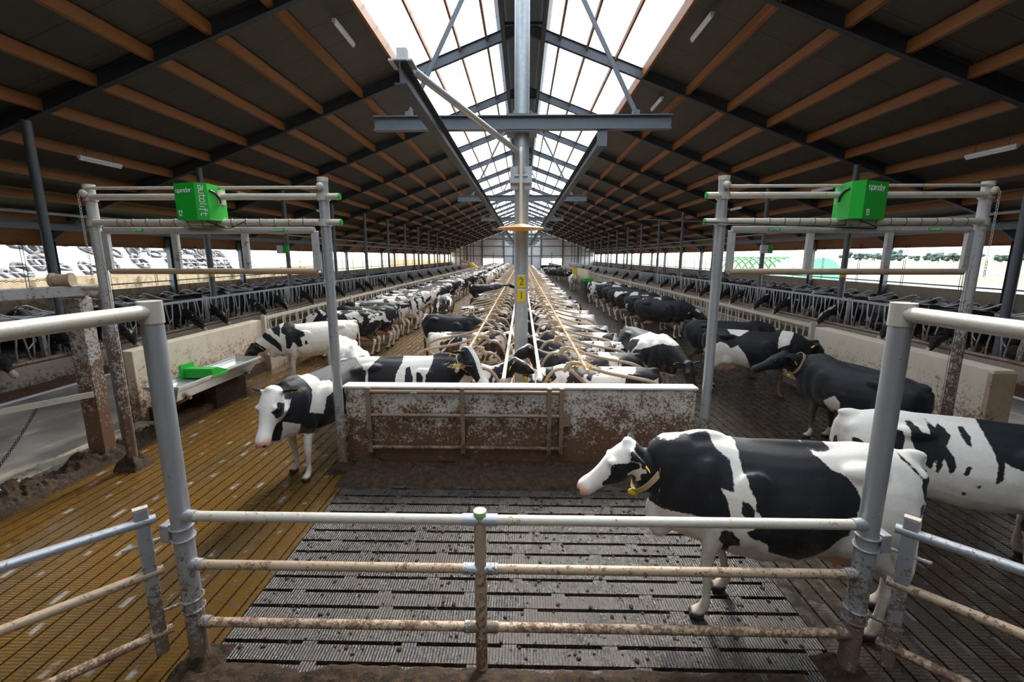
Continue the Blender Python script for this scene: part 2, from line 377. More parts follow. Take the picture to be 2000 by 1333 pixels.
for i, (x, z) in enumerate(((-12.4, 2.2), (-10.6, 2.2), (10.6, 2.3), (12.8, 2.3))):
    w_ = thing('gable_window', 'small bright square window low in far gable, %s' % ['leftmost','second from left','right of the right door','rightmost'][i], 'window', (x, YF-.06, z)); w_['kind'] = 'structure'
    w_.name = 'window_%d' % (i+3)
    f_ = MB().box(-.55,-.02,-.5,.55,.04,-.42).box(-.55,-.02,.42,.55,.04,.5).box(-.55,-.02,-.5,-.47,.04,.5).box(.47,-.02,-.5,.55,.04,.5).obj('window_frame', M['white'], w_)
    MB().box(-.47,-.01,-.42,.47,.0,.42).obj('pane', M['lamp'], w_)

q = MB(); q.add([(-HW,Y0,0),(HW,Y0,0),(HW,Y0,gz(HW)),(0,Y0,gz(0)),(-HW,Y0,gz(HW)),(-HW,Y0-.15,0),(HW,Y0-.15,0),(HW,Y0-.15,gz(HW)),(0,Y0-.15,gz(0)),(-HW,Y0-.15,gz(HW))],[(4,3,2,1,0),(5,6,7,8,9),(0,1,6,5),(1,2,7,6),(2,3,8,7),(3,4,9,8),(4,0,5,9)])
st(q.obj('wall_near', M['ceil'], smooth=False))
for s_, nm in ((-1,'left'),(1,'right')):
    xa, xb = sorted((s_*(HW-.03), s_*(HW+.1))); st(MB().box(xa, Y0, 1.4, xb, 9.0, 3.6).obj('wall_shade_panel_' + nm, M['ceil']))  # unseen panels over the near side openings, added to darken the camera end
# --- rafters
RY = [Y0 + .6 + 5.4*0] ; RY = [5.0 - 5.4] + [5.0 + 5.4*i for i in range(20)]
RY = [y for y in RY if y < YF - 1]
raf = None
rm = MB()
rm.ibeam((-HW-.2, 0, ZR-K*(HW+.2)+.10), (0, 0, ZR+.10), .15, .30)
rm.ibeam((HW+.2, 0, ZR-K*(HW+.2)+.10), (0, 0, ZR+.10), .15, .30)
for s_ in (-1, 1):   # haunch at the eaves column and at the inner column
    rm.prism([(s_*HW, ZR-K*HW), (s_*(HW-1.6), ZR-K*(HW-1.6)), (s_*HW, ZR-K*HW-.55)][::s_], -.05, .05, Matrix(((1,0,0),(0,0,1),(0,1,0))).to_4x4())
rmesh = rm.mesh('rafter', M['steel_dark'])
for i, y in enumerate(RY):
    o = bpy.data.objects.new('steel_rafter', rmesh); COL.objects.link(o); o.location = (0, y, 0)
    vis = i - 1
    tag(o, ('dark steel roof rafter crossing the barn, %s from the camera' % ordn(max(1, vis+1))) if vis >= 0 else 'dark steel roof rafter right over the camera', 'rafter', 'steel roof rafters')
# --- purlins
for s_, nm in ((-1, 'left'), (1, 'right')):
    xs = [3.8, 5.22, 6.56, 7.86, 9.17, 10.45, 11.8, 13.1, 14.4, 15.7]
    for i, x in enumerate(xs):
        q = MB().beam((s_*x, Y0, ZR-K*x+.135), (s_*x, YF-.3, ZR-K*x+.135), .11 if i else .08, .25)
        tag(q.obj('timber_purlin', M['wood']), 'orange timber purlin, %s down from the skylight on the %s roof slope' % (ordn(i+1), nm) if i else 'orange timber purlin along the %s edge of the skylight' % nm, 'purlin', 'timber purlins')
    for i, x in enumerate((1.16, 2.0, 2.9)):
        q = MB().beam((s_*x, Y0, ZR-K*x+.22), (s_*x, YF-.3, ZR-K*x+.22), .06, .14)
        tag(q.obj('skylight_purlin', M['wood']), 'thin brown purlin under the %s skylight slope, %s from the ridge' % (nm, ordn(i+1)), 'purlin', 'skylight purlins')
    q = MB().beam((s_*(HW+.02), Y0, 3.40), (s_*(HW+.02), YF-.3, 3.40), .12, .60)
    tag(q.obj('eaves_beam', M['wood']), 'orange timber eaves beam over the %s side opening' % nm, 'beam')
# --- ridge vent: two hanging dark ribbed upstands and a cap
q = MB()
for s_ in (-1, 1):
    for j in range(9):
        z0 = 9.05 + j*.14; q.box(min(s_*.56, s_*.62)+ (0.02 if j%2 else 0), Y0, z0, max(s_*.56, s_*.62)+(0.02 if j%2 else 0), YF-1, z0+.13)
    q.beam((s_*.58, Y0, 9.02), (s_*.58, YF-1, 9.02), .12, .08)
v = tag(q.obj('ridge_vent', M['steel_dark'], smooth=False), 'dark ribbed ridge ventilation duct along the top of the roof', 'roof vent')
q = MB().box(-.95, Y0, 10.75, .95, YF, 10.85); q.obj('vent_cap', M['steel_dark'], v)
bmsh = MB().box(-.6,-.03,9.04,.6,.03,9.12).mesh('cross_bracket', M['steel_dark'])
for y in range(-4, 104, 6): o = bpy.data.objects.new('cross_bracket', bmsh); COL.objects.link(o); o.parent = v; o.location = (0, y, 0)
# --- inner columns, outer columns
for s_, nm in ((-1, 'left'), (1, 'right')):
    cm = MB().tube([(0,0,0),(0,0,ZR-K*10.9)], .095, 12).mesh('inner_column', M['steel_plain'])
    c2 = MB().ibeam((0,0,0),(0,0,ZR-K*HW-.05), .2, .2, up=(0,1,0)).mesh('outer_column', M['steel_plain'])
    k_ = 0
    for i, y in enumerate(RY):
        if y < 4: continue
        k_ += 1
        o = bpy.data.objects.new('barn_column', cm); COL.objects.link(o); o.location = (s_*10.85, y, 0)
        tag(o, 'round grey steel column beside the %s outer feed fence, %s from the camera' % (nm, ordn(k_)), 'column', 'round steel columns')
        o = bpy.data.objects.new('wall_column', c2); COL.objects.link(o); o.location = (s_*(HW-.2), y, 0)
        tag(o, 'steel column standing in the %s side opening, %s from the camera' % (nm, ordn(k_)), 'column', 'columns in the side openings')
    # diagonal knee braces & pipe along the outer bay
    q = MB().tube([(s_*11.3, Y0, 3.75), (s_*11.3, YF-1, 3.75)], .035, 6)
    tag(q.obj('water_pipe', M['galv']), 'thin pale pipe hung lengthwise high over the %s feed fence' % nm, 'pipe')
    q = MB().ibeam((s_*14.6, Y0, 3.65), (s_*14.6, YF-1, 3.65), .12, .2)
    tag(q.obj('side_girder', M['steel_plain']), 'grey steel girder running lengthwise under the %s eaves' % nm, 'girder')
    for j in range(9):   # thin curtain hanging wires
        pass
# thin curtain wires in pairs (each pair one thing)
wm = MB().tube([(0,-.05,1.45),(0,-.05,3.3)], .012, 5).tube([(0,.05,1.45),(0,.05,3.3)], .012, 5).mesh('wire', M['steel_dark'])
for s_, nm in ((-1, 'left'), (1, 'right')):
    n_ = 0
    for y in np.arange(12.2, 70, 2.7):
        n_ += 1; o = bpy.data.objects.new('curtain_wire', wm); COL.objects.link(o); o.location = (s_*(HW-.12), float(y), 0)
        tag(o, 'pair of thin vertical curtain wires in the %s side opening, %s from the camera' % (nm, ordn(n_)), 'wire', 'curtain wires')
# far left opening: rolled net half lowered
st(MB().box(-HW-.02, 58, 1.5, -HW, 107, 3.2).obj('window_7', M['net'], smooth=False))
# --- tube lights
lm = None
spots = [(-11.2, 12.5, 'over the left lift gate', 0),(-4.3,12,'second on the left slope',1),(4.2,12,'second on the right slope',1),(3.95,8,'beside the right skylight edge',1),(-3.95,7.6,'beside the left skylight edge',1),(11.2,11.8,'over the right lift gate',0),
         (-11.2,19,'farther back left',0),(11.2,18,'farther back right',0),(4.6,17,'farther along the right slope',1),(-11.2,26,'third over the left feed fence',0),(11.2,25,'third over the right feed fence',0)]
for x, y, d, lo in spots:
    z = ZR - K*abs(x) - (.10 if lo else .35)
    t = thing('tube_light', 'white tube light under the roof, ' + d, 'lamp', (x, y, z), 0, 'tube lights')
    MB().box(-.05,-.62,-.02,.05,.62,.05).obj('housing', M['lamp'], t, bevel=.01)
    MB().tube([(0,-.6,-.04),(0,.6,-.04)], .03, 8).obj('diffuser', M['white'], t)
    if not lo:
        MB().tube([(0,-.4,.05),(0,-.4,.36)], .008, 5).tube([(0,.4,.05),(0,.4,.36)], .008, 5).obj('hanger', M['steel_dark'], t)
    else: MB().box(-.02,-.4,.04,.02,.4,.12).obj('hanger', M['steel_dark'], t)

# ================================================================== CENTRAL POLES, CROSSBEAMS, RAILS
for i in range(9):
    y = 9.0 + 10.8*i
    where = 'nearest, carrying the yellow number plates' if i == 0 else '%s along the stall row' % ordn(i+1)
    t = thing('central_pole', 'thick round galvanised pole in the middle of the barn, ' + where, 'pole', (-.02, y, .15), 0, 'central poles')
    MB().tube([(0,0,0),(0,0,9.7)], .135, 20).obj('shaft', M['pole'], t)
    MB().box(-.3,-.3,0,.3,.3,.02).obj('base_plate', M['galv'], t)
    c = thing('crossbeam', 'grey steel I-beam crossing the central pole, %s from the camera' % ordn(i+1), 'beam', (-.02, y-.24, 5.0), 0, 'crossbeams')
    MB().ibeam((-2.66,0,.1),(2.66,0,.1), .16, .24, .016).obj('beam', M['steel_plain'], c)
    MB().box(-.28,-.06,-.05,.28,.42,-.025).box(-.28,-.06,.225,.28,.42,.25).obj('clamp_plate', M['steel_plain'], c)
    for s_ in (-1, 1):
        MB().box(s_*2.03-.06,-.05,.22,s_*2.03+.06,.05,.3).beam((s_*2.03,0,.25),(s_*.32,.1,3.5),.07,.05,up=(0,1,0)).obj('stay', M['steel_plain'], c)
for s_, nm, ya in ((-1,'left',5.7),(1,'right',8.75)):
    x = s_*1.42
    t = thing('hanging_rail', 'long dark steel beam hung lengthwise under the skylight, %s one' % nm, 'beam', (x, ya, 4.84))
    MB().ibeam((0,0,0),(0,98-ya,0), .15, .26, .016).obj('rail', M['steel_dark'], t)
    if s_ < 0: MB().beam((-.0,.15,.13),(-.0,.15,.30),.12,.1).box(-.14,.02,.13,.14,.3,.15).obj('end_bracket', M['galv'], t)
    else: MB().box(-.09,-.02,-.14,.09,0,.15).obj('end_plate', M['steel_plain'], t)
t = tag(MB().tube([(-1.35,6.1,5.0),(-.12,8.88,4.66)], .05, 12).obj('brace_tube', M['galv']), 'round diagonal brace tube from the left hanging beam to the nearest central pole', 'brace')
# disc with its arm on the near pole
t = thing('warning_disc', 'round orange-yellow disc hanging in front of the nearest central pole', 'disc', (-.03, 8.6, 3.25))
MB().ell((0,0,0),(.43,.43,.045),40,10).obj('disc', M['orange'], t)
MB().ell((0,0,.03),(.18,.18,.05),24,8).obj('hub', M['strap'], t)
MB().tube(smooth_path([(0,0,.04),(0,.0,1.35),(0,.12,1.42)],.1), .028, 10).obj('arm', M['strap'], t)
b_ = MB().box(-.2,.2,.72,-.06,.24,1.12).box(.06,.2,.72,.2,.24,1.12).box(-.2,.12,.82,.2,.2,.9); b_.tube([(-.12,.17,.95),(.12,.17,.95)],.02,8); b_.obj('clamp', M['galv'], t)
def font(txt, size, mat, parent, loc, rot=(PI/2,0,0), name='lettering', ext=.002):
    cu = bpy.data.curves.new(name, 'FONT'); cu.body = txt; cu.size = size; cu.align_x = 'CENTER'; cu.align_y = 'CENTER'; cu.extrude = ext; cu.offset = size*.008
    o = bpy.data.objects.new(name, cu); COL.objects.link(o)
    dg = bpy.context.evaluated_depsgraph_get(); me = bpy.data.meshes.new_from_object(o.evaluated_get(dg)); me.materials.clear(); me.materials.append(mat)
    bpy.data.objects.remove(o); o = bpy.data.objects.new(name, me); COL.objects.link(o); o.parent = parent; o.location = loc; o.rotation_euler = rot
    return o
for z, ch in ((2.26,'2'),(1.99,'1')):
    t = thing('number_plate', ('upper' if ch=='2' else 'lower')+' yellow plate with green number %s on the nearest central pole' % ch, 'sign', (-.02, 8.855, z))
    mb = MB()
    pts = [(.142*math.sin(a), .145-.145*math.cos(a)) for a in np.linspace(-.62, .62, 9)]
    poly = pts + [(x*.97, y+.006) for x, y in pts[::-1]]
    MB().prism(poly, -.11, .11).obj('plate', M['yellow'], t)
    font(ch, .2, M['dgreen'], t, (.005,-.006,0))
    MB().box(-.08,-.004,.113,.08,.006,.135).obj('top_strip', M['white'], t)

# ================================================================== FOREGROUND FENCE
def pipe(x0, x1, y, z, r): return MB().tube([(x0,y,z),(x1,y,z)], r, 18)
f = thing('tube_fence', 'low galvanised tube fence across the foreground with three horizontal rails', 'fence', (0, 2.6, 0))
for z, r, m in ((1.12,.032,'galv_dusty'),(.775,.030,'galv_brown'),(.345,.030,'galv_brown')):
    for a, b in ((-2.12,-.30),(-.22,2.10)):
        if True: pipe(a, b, 0, z, r).obj('rail', M[m], f)
    for a in (-.31, -.21):
        MB().tube([(a-.06,0,z),(a+.06,0,z)], r*1.22, 16).obj('rail_sleeve', M['galv'], f)
MB().tube([(-.26,0,-.05),(-.26,0,1.16)], .038, 18).obj('middle_post', M['galv_brown'], f)
MB().tube([(-.26,0,1.16),(-.26,0,1.185)], .041, 20).obj('post_cap', plain('pale_green_cap', (.35,.62,.25), .4), f)['label'] = 'pale green plastic cap'
for s_, X, nm in ((-1,-2.19,'left'),(1,2.16,'right')):
    t = thing('corner_post', 'tall galvanised corner post at the %s end of the foreground fence' % nm, 'post', (X, 2.62, 0))
    MB().tube([(0,0,-.05),(0,0,2.47)], .058, 24).obj('shaft', M['galv'], t)
    MB().tube([(0,0,2.36),(0,0,2.49)], .064, 24).obj('socket', M['galv_dusty'], t)
    MB().tube([(s_*.0,-.02,2.43),(s_*.10,-1.9,2.43)], .042, 18).obj('top_pipe', M['galv_dusty'], t)['label'] = 'thick dusty pipe running back overhead'
    for z in (1.12,.775,.345): MB().tube([(-s_*.01,-.01,z),(-s_*.12,-.02,z)], .038, 16).obj('rail_socket', M['galv'], t)
    q = MB()
    for z in (1.04,.96,.52,.44): MB().tube([(.066*math.cos(a), .066*math.sin(a), z+.004*math.sin(a)) for a in np.linspace(0,2*PI,20)[:-1]], .007, 6, closed=True).obj('u_bolt', M['galv'], t)
    xa, xb = sorted((s_*.06, s_*.12)); MB().box(xa,-.045,.94,xb,.045,1.06).obj('clamp_block', M['galv'], t, bevel=.006)
    # the gate swung back from the post
    g_ = thing('yard_gate', 'galvanised yard gate with three tubes hung on the %s corner post, swung towards the camera' % nm, 'gate', (X+s_*.24, 2.60, 0), (-.80*s_ if s_ > 0 else .80+PI))
    # local +x runs away from the post
    MB().beam((0,0,.10),(0,0,1.16), .075,.045,up=(0,1,0)).obj('stile', M['galv'], g_, bevel=.006)
    MB().box(-.039,-.024,1.16,.039,.024,1.172).obj('stile_cap', M['galv_dusty'], g_)
    for z, r, m in ((1.07,.031,'galv'),(.70,.030,'galv_brown'),(.25,.030,'galv_brown')):
        MB().tube([(-.07,0,z),(1.9,0,z)], r, 16).obj('rail', M[m], g_)
    MB().tube([(-.14,0,.92),(.12,0,.92)], .012, 8).obj('hinge_bolt', M['galv'], g_)
    MB().tube([(-.14,0,.40),(.05,0,.40)], .012, 8).obj('hinge_bolt', M['galv'], g_)

# ================================================================== LETTERING BY STROKES
GL = {'s':[[(1,1),(.15,1),(0,.85),(0,.6),(.15,.5),(.85,.5),(1,.4),(1,.15),(.85,0),(0,0)]],
 'p':[[(0,-.45),(0,.85),(.15,1),(.85,1),(1,.85),(1,.15),(.85,0),(.15,0)]],'i':[[(.2,0),(.2,1)]],'n':[[(0,0),(0,.85),(.15,1),(.85,1),(1,.85),(1,0)]],
 'd':[[(1,1.5),(1,.15),(.85,0),(.15,0),(0,.15),(0,.85),(.15,1),(.85,1)]],'e':[[(1,0),(.15,0),(0,.15),(0,.85),(.15,1),(.85,1),(1,.85),(1,.5),(.2,.5)]],
 'r':[[(0,0),(0,.85),(.15,1),(.7,1)]],'a':[[(.1,1),(.85,1),(1,.85),(1,.15),(.85,0),(.15,0),(0,.15),(0,.4),(.15,.55),(.85,.55)]],
 'u':[[(0,1),(0,.15),(.15,0),(.85,0),(1,.15),(1,1)]],'t':[[(.3,1.4),(.3,.15),(.45,0),(.9,0)],[(0,1),(.9,1)]],'o':[[(.15,0),(.85,0),(1,.15),(1,.85),(.85,1),(.15,1),(0,.85),(0,.15),(.15,0)]],
 'l':[[(.2,1.5),(.2,.15),(.35,0)]],'f':[[(.9,1.5),(.45,1.5),(.3,1.35),(.3,-.3)],[(0,1),(.9,1)]]}
GL.update({'1':[[(.1,1.25),(.45,1.6),(.45,0)]],'2':[[(0,1.3),(.15,1.6),(.6,1.6),(.75,1.3),(.75,1.0),(0,.15),(0,0),(.8,0)]],'3':[[(0,1.5),(.15,1.6),(.6,1.6),(.75,1.45),(.75,1.0),(.6,.85),(.25,.85)],[(.6,.85),(.75,.7),(.75,.15),(.6,0),(.15,0),(0,.12)]]})
WD = {'1':.55,'2':.85,'3':.85,'i':.4,'l':.45,'t':.9,'f':.9,'r':.75}
def strokes(txt, h, mat, parent, Mx, name='lettering', wt=.17):
    mb = MB(); x = 0; tot = sum(WD.get(c,1)*.85+.32 for c in txt)-.32
    for c in txt:
        for st_ in GL[c]:
            pts = [Vector(((x+a*.85-tot/2)*h, (b-.5)*h)) for a, b in st_]
            for i in range(len(pts)-1):
                a, b = pts[i], pts[i+1]; d = (b-a).normalized()*wt*h*.42; nn = Vector((-d.y, d.x)); nn = nn.normalized()*wt*h*.5
                A = a-d; B = b+d
                mb.prism([tuple(A-nn), tuple(B-nn), tuple(B+nn), tuple(A+nn)], 0, .003+.0002*i, Mx)
        x += WD.get(c,1)*.85+.32
    return mb.obj(name, mat, parent, smooth=False)

# ================================================================== LIFT GATES
FX = Matrix(((1,0,0,0),(0,0,-1,0),(0,1,0,0),(0,0,0,1)))      # sheet x,y -> world x,z facing -y
def lift(nm, xi, xo, num, extra):
    s_ = 1 if xi > 0 else -1; t = thing('lift_gate', 'raised %s lift gate between two tall posts, its green drive box numbered %s' % (nm, num), 'gate', (0, 5.5, 0))
    for x, h, n2 in ((xi,3.62,'inner'),(xo,3.55,'outer')):
        MB().tube([(x,0,-.03),(x,0,h)], .057, 18).obj('post', M['galv_lift'] if n2 == 'outer' else M['galv'], t)
        MB().tube([(x,0,h-.02),(x,0,h+.03)], .062, 16).obj('post_top', M['galv_dusty'], t)
        for z in (3.43, 3.14): MB().tube([(x,0,z-.04),(x,0,z+.04)], .072, 14).obj('post_collar', M['galv_dusty'], t)
        q = MB().tube([(x+s_*0-.09*(1 if x<0 else -1)*(-1 if n2=='inner' else 1)*0,-.09,h-.08),(x,.02,h-.08)], .03, 10).ell((x,-.09,h-.08),(.045,.03,.045),12,8); q.obj('pulley', M['galv_dusty'], t)
        if n2 == 'inner':
            for z in (3.43,3.14):
                MB().tube([(x-s_*.05,-.05,z),(x-s_*.20,-.05,z)], .036, 14).obj('tube_end', M['galv_dusty'], t)
                MB().tube([(x-s_*.20,-.05,z),(x-s_*.215,-.05,z)], .037, 14).obj('end_cap', M['green'], t)['label'] = 'green plastic tube end cap'
        # lifting chain down the post
        q = MB(); zz = h-.1; j = 0
        while zz > 2.5:
            q.tube([(x+s_*.07*(-1 if n2=='outer' else 1)*-1+ (.012*math.cos(a) if j%2 else 0), -.075+(0 if j%2 else .012*math.cos(a)), zz+.022*math.sin(a)) for a in np.linspace(0,2*PI,7)[:-1]], .004, 4, closed=True); zz -= .034; j += 1
        q.obj('lift_chain', M['galv_lift'], t)
    a, b = sorted((xi, xo))
    bx0, bx1 = ((-4.08,-3.52) if s_ < 0 else (3.60,4.16))
    MB().tube([(a,-.06,3.53),(b,-.06,3.53)], .017, 10).obj('drive_shaft', M['galv_dusty'], t)
    MB().tube([(a+.05,-.05,3.43),(b-.05,-.05,3.43)], .036, 14).obj('upper_tube', M['galv_dusty'], t)
    MB().tube([(a+.05,-.05,3.14),(b-.05,-.05,3.14)], .038, 14).obj('lower_tube', M['galv_dusty'], t)
    q = MB()
    for x in np.arange(a+.35, b-.2, .17): q.tube([(float(x)+.0,-.05+.041*math.cos(th),3.14+.041*math.sin(th)) for th in np.linspace(0,2*PI,9)[:-1]], .004, 4, closed=True)
    q.tube(smooth_path([(xi-.9 if s_>0 else xi-.9,-.08,3.16),((a+b)/2+.3,-.12,3.05),((a+b)/2,-.08,3.16)],.2), .006, 5)
    q.obj('cable', M['black'], t)
    # raised gate leaf
    lf0, lf1 = a+.13, b-.13
    MB().tube([(lf0,-.02,3.05),(lf1,-.02,3.05)], .040, 16).obj('leaf_top_tube', M['galv_lift'], t)
    MB().tube([(lf0,-.02,2.57),(lf1,-.02,2.57)], .036, 16).obj('leaf_bottom_tube', M['galv_brown'], t)
    n_ = 4
    for i in range(n_):
        x = lf0 + (lf1-lf0)*i/3
        MB().beam((x,-.02,2.58),(x,-.02,3.04), .075,.05,up=(0,1,0)).obj('leaf_upright', M['galv_lift'], t, bevel=.006)
    for i, fr in enumerate((.17,.84)):
        x = lf0+(lf1-lf0)*fr; pl = MB().box(x-.07,-.066,3.035,x+.07,-.056,3.07).obj('maker_sticker', M['green'], t)
        strokes('spinder', .018, M['white'], pl, Matrix.Translation((x,-.067,3.053)) @ FX)
    # wires guiding the leaf
    q = MB(); 
    for dx in (0,.03,.06): q.tube([(xo-s_*(.06+dx),-.03,.3),(xo-s_*(.06+dx),-.03,2.6)], .003, 4)
    q.obj('guide_wire', M['steel_dark'], t)
    # green drive box with angled front
    if s_ < 0: out = [(-3.88,-.30),(-3.60,-.37),(-3.50,-.31),(-3.515,-.06),(-3.53,.06),(-4.00,.06)]
    else: out = [(3.58,-.05),(3.545,-.30),(3.635,-.38),(4.005,-.20),(4.10,.06),(3.60,.06)]
    bz0, bz1 = 3.15, 3.545
    MB().prism(out, bz0, bz1).obj('drive_box', M['green'], t, smooth=False)
    # panel matrices along an edge (p->q), facing outwards (to -y)
    def pm(p, q_, z):
        d = Vector((q_[0]-p[0], q_[1]-p[1], 0)).normalized(); up = Vector((0,0,1)); nn = d.cross(up)
        c = Vector(((p[0]+q_[0])/2, (p[1]+q_[1])/2, z)) + nn*.001
        return Matrix(((d.x,up.x,nn.x,c.x),(d.y,up.y,nn.y,c.y),(d.z,up.z,nn.z,c.z),(0,0,0,1)))
    if s_ < 0:
        m1 = pm(out[0], out[1], 3.46); strokes('spinder', .030, M['white'], t, m1 @ Matrix.Translation((-.01,0,0)))
        m2 = pm(out[1], out[2], 3.355); strokes('autolift', .041, M['white'], t, m2 @ Matrix.Rotation(-PI/2,4,'Z'))
        strokes('12', .036, M['white'], t, pm(out[0], out[1], 3.21) @ Matrix.Translation((-.09,0,0)), 'box_number', .2)
        sl = (-3.60,-.25); tubex = -3.53
    else:
        m1 = pm(out[2], out[3], 3.47); strokes('spinder', .042, M['white'], t, m1 @ Matrix.Translation((.0,0,0)))
        strokes('13', .036, M['white'], t, pm(out[2], out[3], 3.205) @ Matrix.Translation((-.12,0,0)), 'box_number', .2)
        tubex = 3.61
    MB().box(tubex-.02,-.12,3.34,tubex+.02,.02,3.50).obj('box_bracket', M['galv_dusty'], t)
    e0, e1 = (out[2], out[3]) if s_ < 0 else (out[1], out[0])
    q = MB()
    q.tube([(e0[0]+(e1[0]-e0[0])*(.15+.7*(1-math.cos(a)))-s_*.008, e0[1]+(e1[1]-e0[1])*(.15+.7*(1-math.cos(a))), 3.34+.14*math.cos(a)+.0) if False else (e0[0]+(e1[0]-e0[0])*(.15+.75*math.sin(a))-s_*.006, e0[1]+(e1[1]-e0[1])*(.15+.75*math.sin(a)), 3.35+.12*math.cos(a)) for a in np.linspace(0,PI/2,8)], .012, 6); q.obj('cable_slot', M['black'], t)
    MB().box(-3.72 if s_<0 else 3.70,-.07,3.12,-3.68 if s_<0 else 3.74,.0,3.20).box(-3.56 if s_<0 else 4.0,-.07,3.10,-3.52 if s_<0 else 4.04,.0,3.20).obj('box_foot', M['galv_dusty'], t)
    return t
lift('left', -2.33, -5.12, '12', 1)
lift('right', 2.30, 5.26, '13', 1)

# ================================================================== CENTRAL WALL AND ITS GATE
t = thing('front_partition', 'splattered white board wall closing the near end of the stall row', 'wall', (0, 5.85, 0))
MB().box(-2.36,-.07,-.02,2.28,.07,1.03).obj('board', M['cwall'], t)
MB().box(-2.38,-.10,1.03,2.30,.11,1.06).obj('top_strip', plain('pale_top_strip', (.82,.74,.66), .55), t, bevel=.008)
g_ = thing('folded_gate', 'brown dirty tube gate standing flat against the front of the splattered wall', 'gate', (0, 5.70, 0))
for x in (-2.02,-.78,.36,.52): MB().beam((x,0,.15),(x,0,1.06), .06,.05,up=(0,1,0)).obj('upright', M['rusty'], g_, bevel=.005)
for z in (1.0,.68,.23): MB().tube([(-2.02,.0,z),(.52,.0,z)], .026, 14).obj('rail', M['rusty'], g_)
MB().box(.55,-.02,.55,.64,.02,.72).box(.52,-.015,.60,.60,.015,.63).obj('latch', M['rusty'], g_)
pl = MB().box(-1.46,-.030,.985,-1.36,-.025,1.01).obj('maker_sticker', M['green'], g_); strokes('spinder', .012, M['white'], pl, Matrix.Translation((-1.41,-.031,.998)) @ FX)
MB().tube([(-2.1,0,.93),(-1.95,0,.93)], .012, 8).tube([(-2.1,0,.33),(-1.9,0,.33)], .012, 8).obj('hinge', M['rusty'], g_)

# ================================================================== SIDE PARTITIONS, TROUGH, LEFT POST FRAME
t = thing('concrete_partition', 'pale concrete partition wall with drinking trough, left side', 'wall', (-6.15, 0, 0))
MB().box(-.10,6.75,-.02,.12,10.3,1.30).obj('wall_body', M['swall'], t, bevel=.01)
MB().box(.0,6.9,-.02,.16,10.2,.34).obj('plinth', M['mud'], t)
t = thing('concrete_partition', 'pale concrete partition wall on the right behind the black cow', 'wall', (6.15, 0, 0))
MB().box(-.15,5.75,-.02,.12,9.35,1.32).obj('wall_body', M['swall'], t, bevel=.01)
MB().box(-.17,5.74,-.02,.14,5.80,1.28).obj('end_strip', M['galv_brown'], t)
t = thing('drinking_trough', 'long stainless drinking trough with green float cover on the left concrete wall', 'trough', (-5.55, 7.75, 0))
q = MB(); W2, L2 = .26, 1.12; zt, zb = .74, .50
for sx_ in (-1, 1): q.add([(sx_*W2,-L2,zt),(sx_*W2,L2,zt),(sx_*.12,L2-.12,zb),(sx_*.12,-L2+.12,zb),(sx_*(W2-.012),-L2,zt),(sx_*(W2-.012),L2,zt),(sx_*.11,L2-.12,zb+.01),(sx_*.11,-L2+.12,zb+.01)],[(0,1,2,3),(7,6,5,4),(0,4,5,1),(3,2,6,7)])
for sy_ in (-1, 1): q.add([(-W2,sy_*L2,zt),(W2,sy_*L2,zt),(.12,sy_*(L2-.12),zb),(-.12,sy_*(L2-.12),zb)],[(0,1,2,3)])
q.box(-.12,-L2+.1,zb-.01,.12,L2-.1,zb+.01); q.obj('basin', M['stainless'], t)
MB().tube([(-W2,-L2,zt),(W2,-L2,zt),(W2,L2,zt),(-W2,L2,zt)], .022, 8, closed=True).obj('rim', M['stainless'], t)
MB().box(-.22,-L2+.06,.66,.22,L2-.06,.675).obj('water', plain('trough_water', (.30,.34,.33), .06), t)
MB().prism([(-.20,0),(.20,0),(.20,.06),(-.04,.16),(-.20,.16)], -.28, .28, Matrix.Translation((0,-.15,.70)) @ Matrix(((0,0,1,0),(1,0,0,0),(0,1,0,0),(0,0,0,1))) @ Matrix.Identity(4)).obj('float_cover', M['green'], t, smooth=False)
MB().box(-.235,-.42,.72,-.20,-.10,.93).obj('float_bracket', M['green'], t)
q = MB()
for y in (-.8, .8): q.beam((-.45,y,.55),(.2,y,.50),.05,.05).beam((.15,y,.5),(-.45,y,.15),.05,.05)
q.obj('bracket', M['galv_brown'], t)
MB().box(-.46,.1,-.02,-.02,1.0,.50).obj('plinth', M['mud'], t)
# H frame left
t = thing('guide_frame', 'dirty steel guide frame with heavy square post and cross beam at the left edge', 'frame', (-5.72, 5.72, 0))
MB().box(-.11,-.09,.0,.11,.09,2.22).obj('post', M['galv_lift'], t, bevel=.008)
MB().beam((-.6,-1.2,2.30),(.30,.05,2.33), .12,.13).obj('cross_beam', M['galv_lift'], t, bevel=.006)
MB().tube([(.10,-.10,2.36),(.62,-.22,2.36)], .028, 12).obj('spigot', M['galv_dusty'], t)
MB().tube([(-.15,-.02,2.24),(.16,-.02,2.24)], .025, 12).obj('post_tube', M['galv_dusty'], t)
MB().tube([(.02,-.26,2.46),(.16,-.20,2.46)], .075, 18).tube([(-.01,-.27,2.46),(.02,-.26,2.46)], .09, 18).tube([(.15,-.2,2.46),(.18,-.19,2.46)], .09, 18).obj('winch_drum', M['tube_tan'], t)
q = MB()
for j in range(26):
    a = Vector((-.9+j*.036, -.55+j*.012, 2.46+.01*math.sin(j*.3)))
    q.tube([(a.x+.022*math.cos(b), a.y+(.0 if j%2 else .011*math.sin(b)), a.z+(.011*math.sin(b) if j%2 else 0)) for b in np.linspace(0,2*PI,8)[:-1]], .004, 4, closed=True)
q.obj('winch_chain', M['tube_tan'], t)
MB().tube([(.24,.1,.28),(.22,.1,2.2)], .038, 12).obj('drain_pipe', M['tube_dark'], t)
q = MB()
for z in (.9,1.3,1.7): q.tube([(.23+.042*math.cos(a),.1+.042*math.sin(a),z) for a in np.linspace(0,2*PI,12)[:-1]], .005, 4, closed=True)
q.obj('pipe_strap', M['galv'], t)
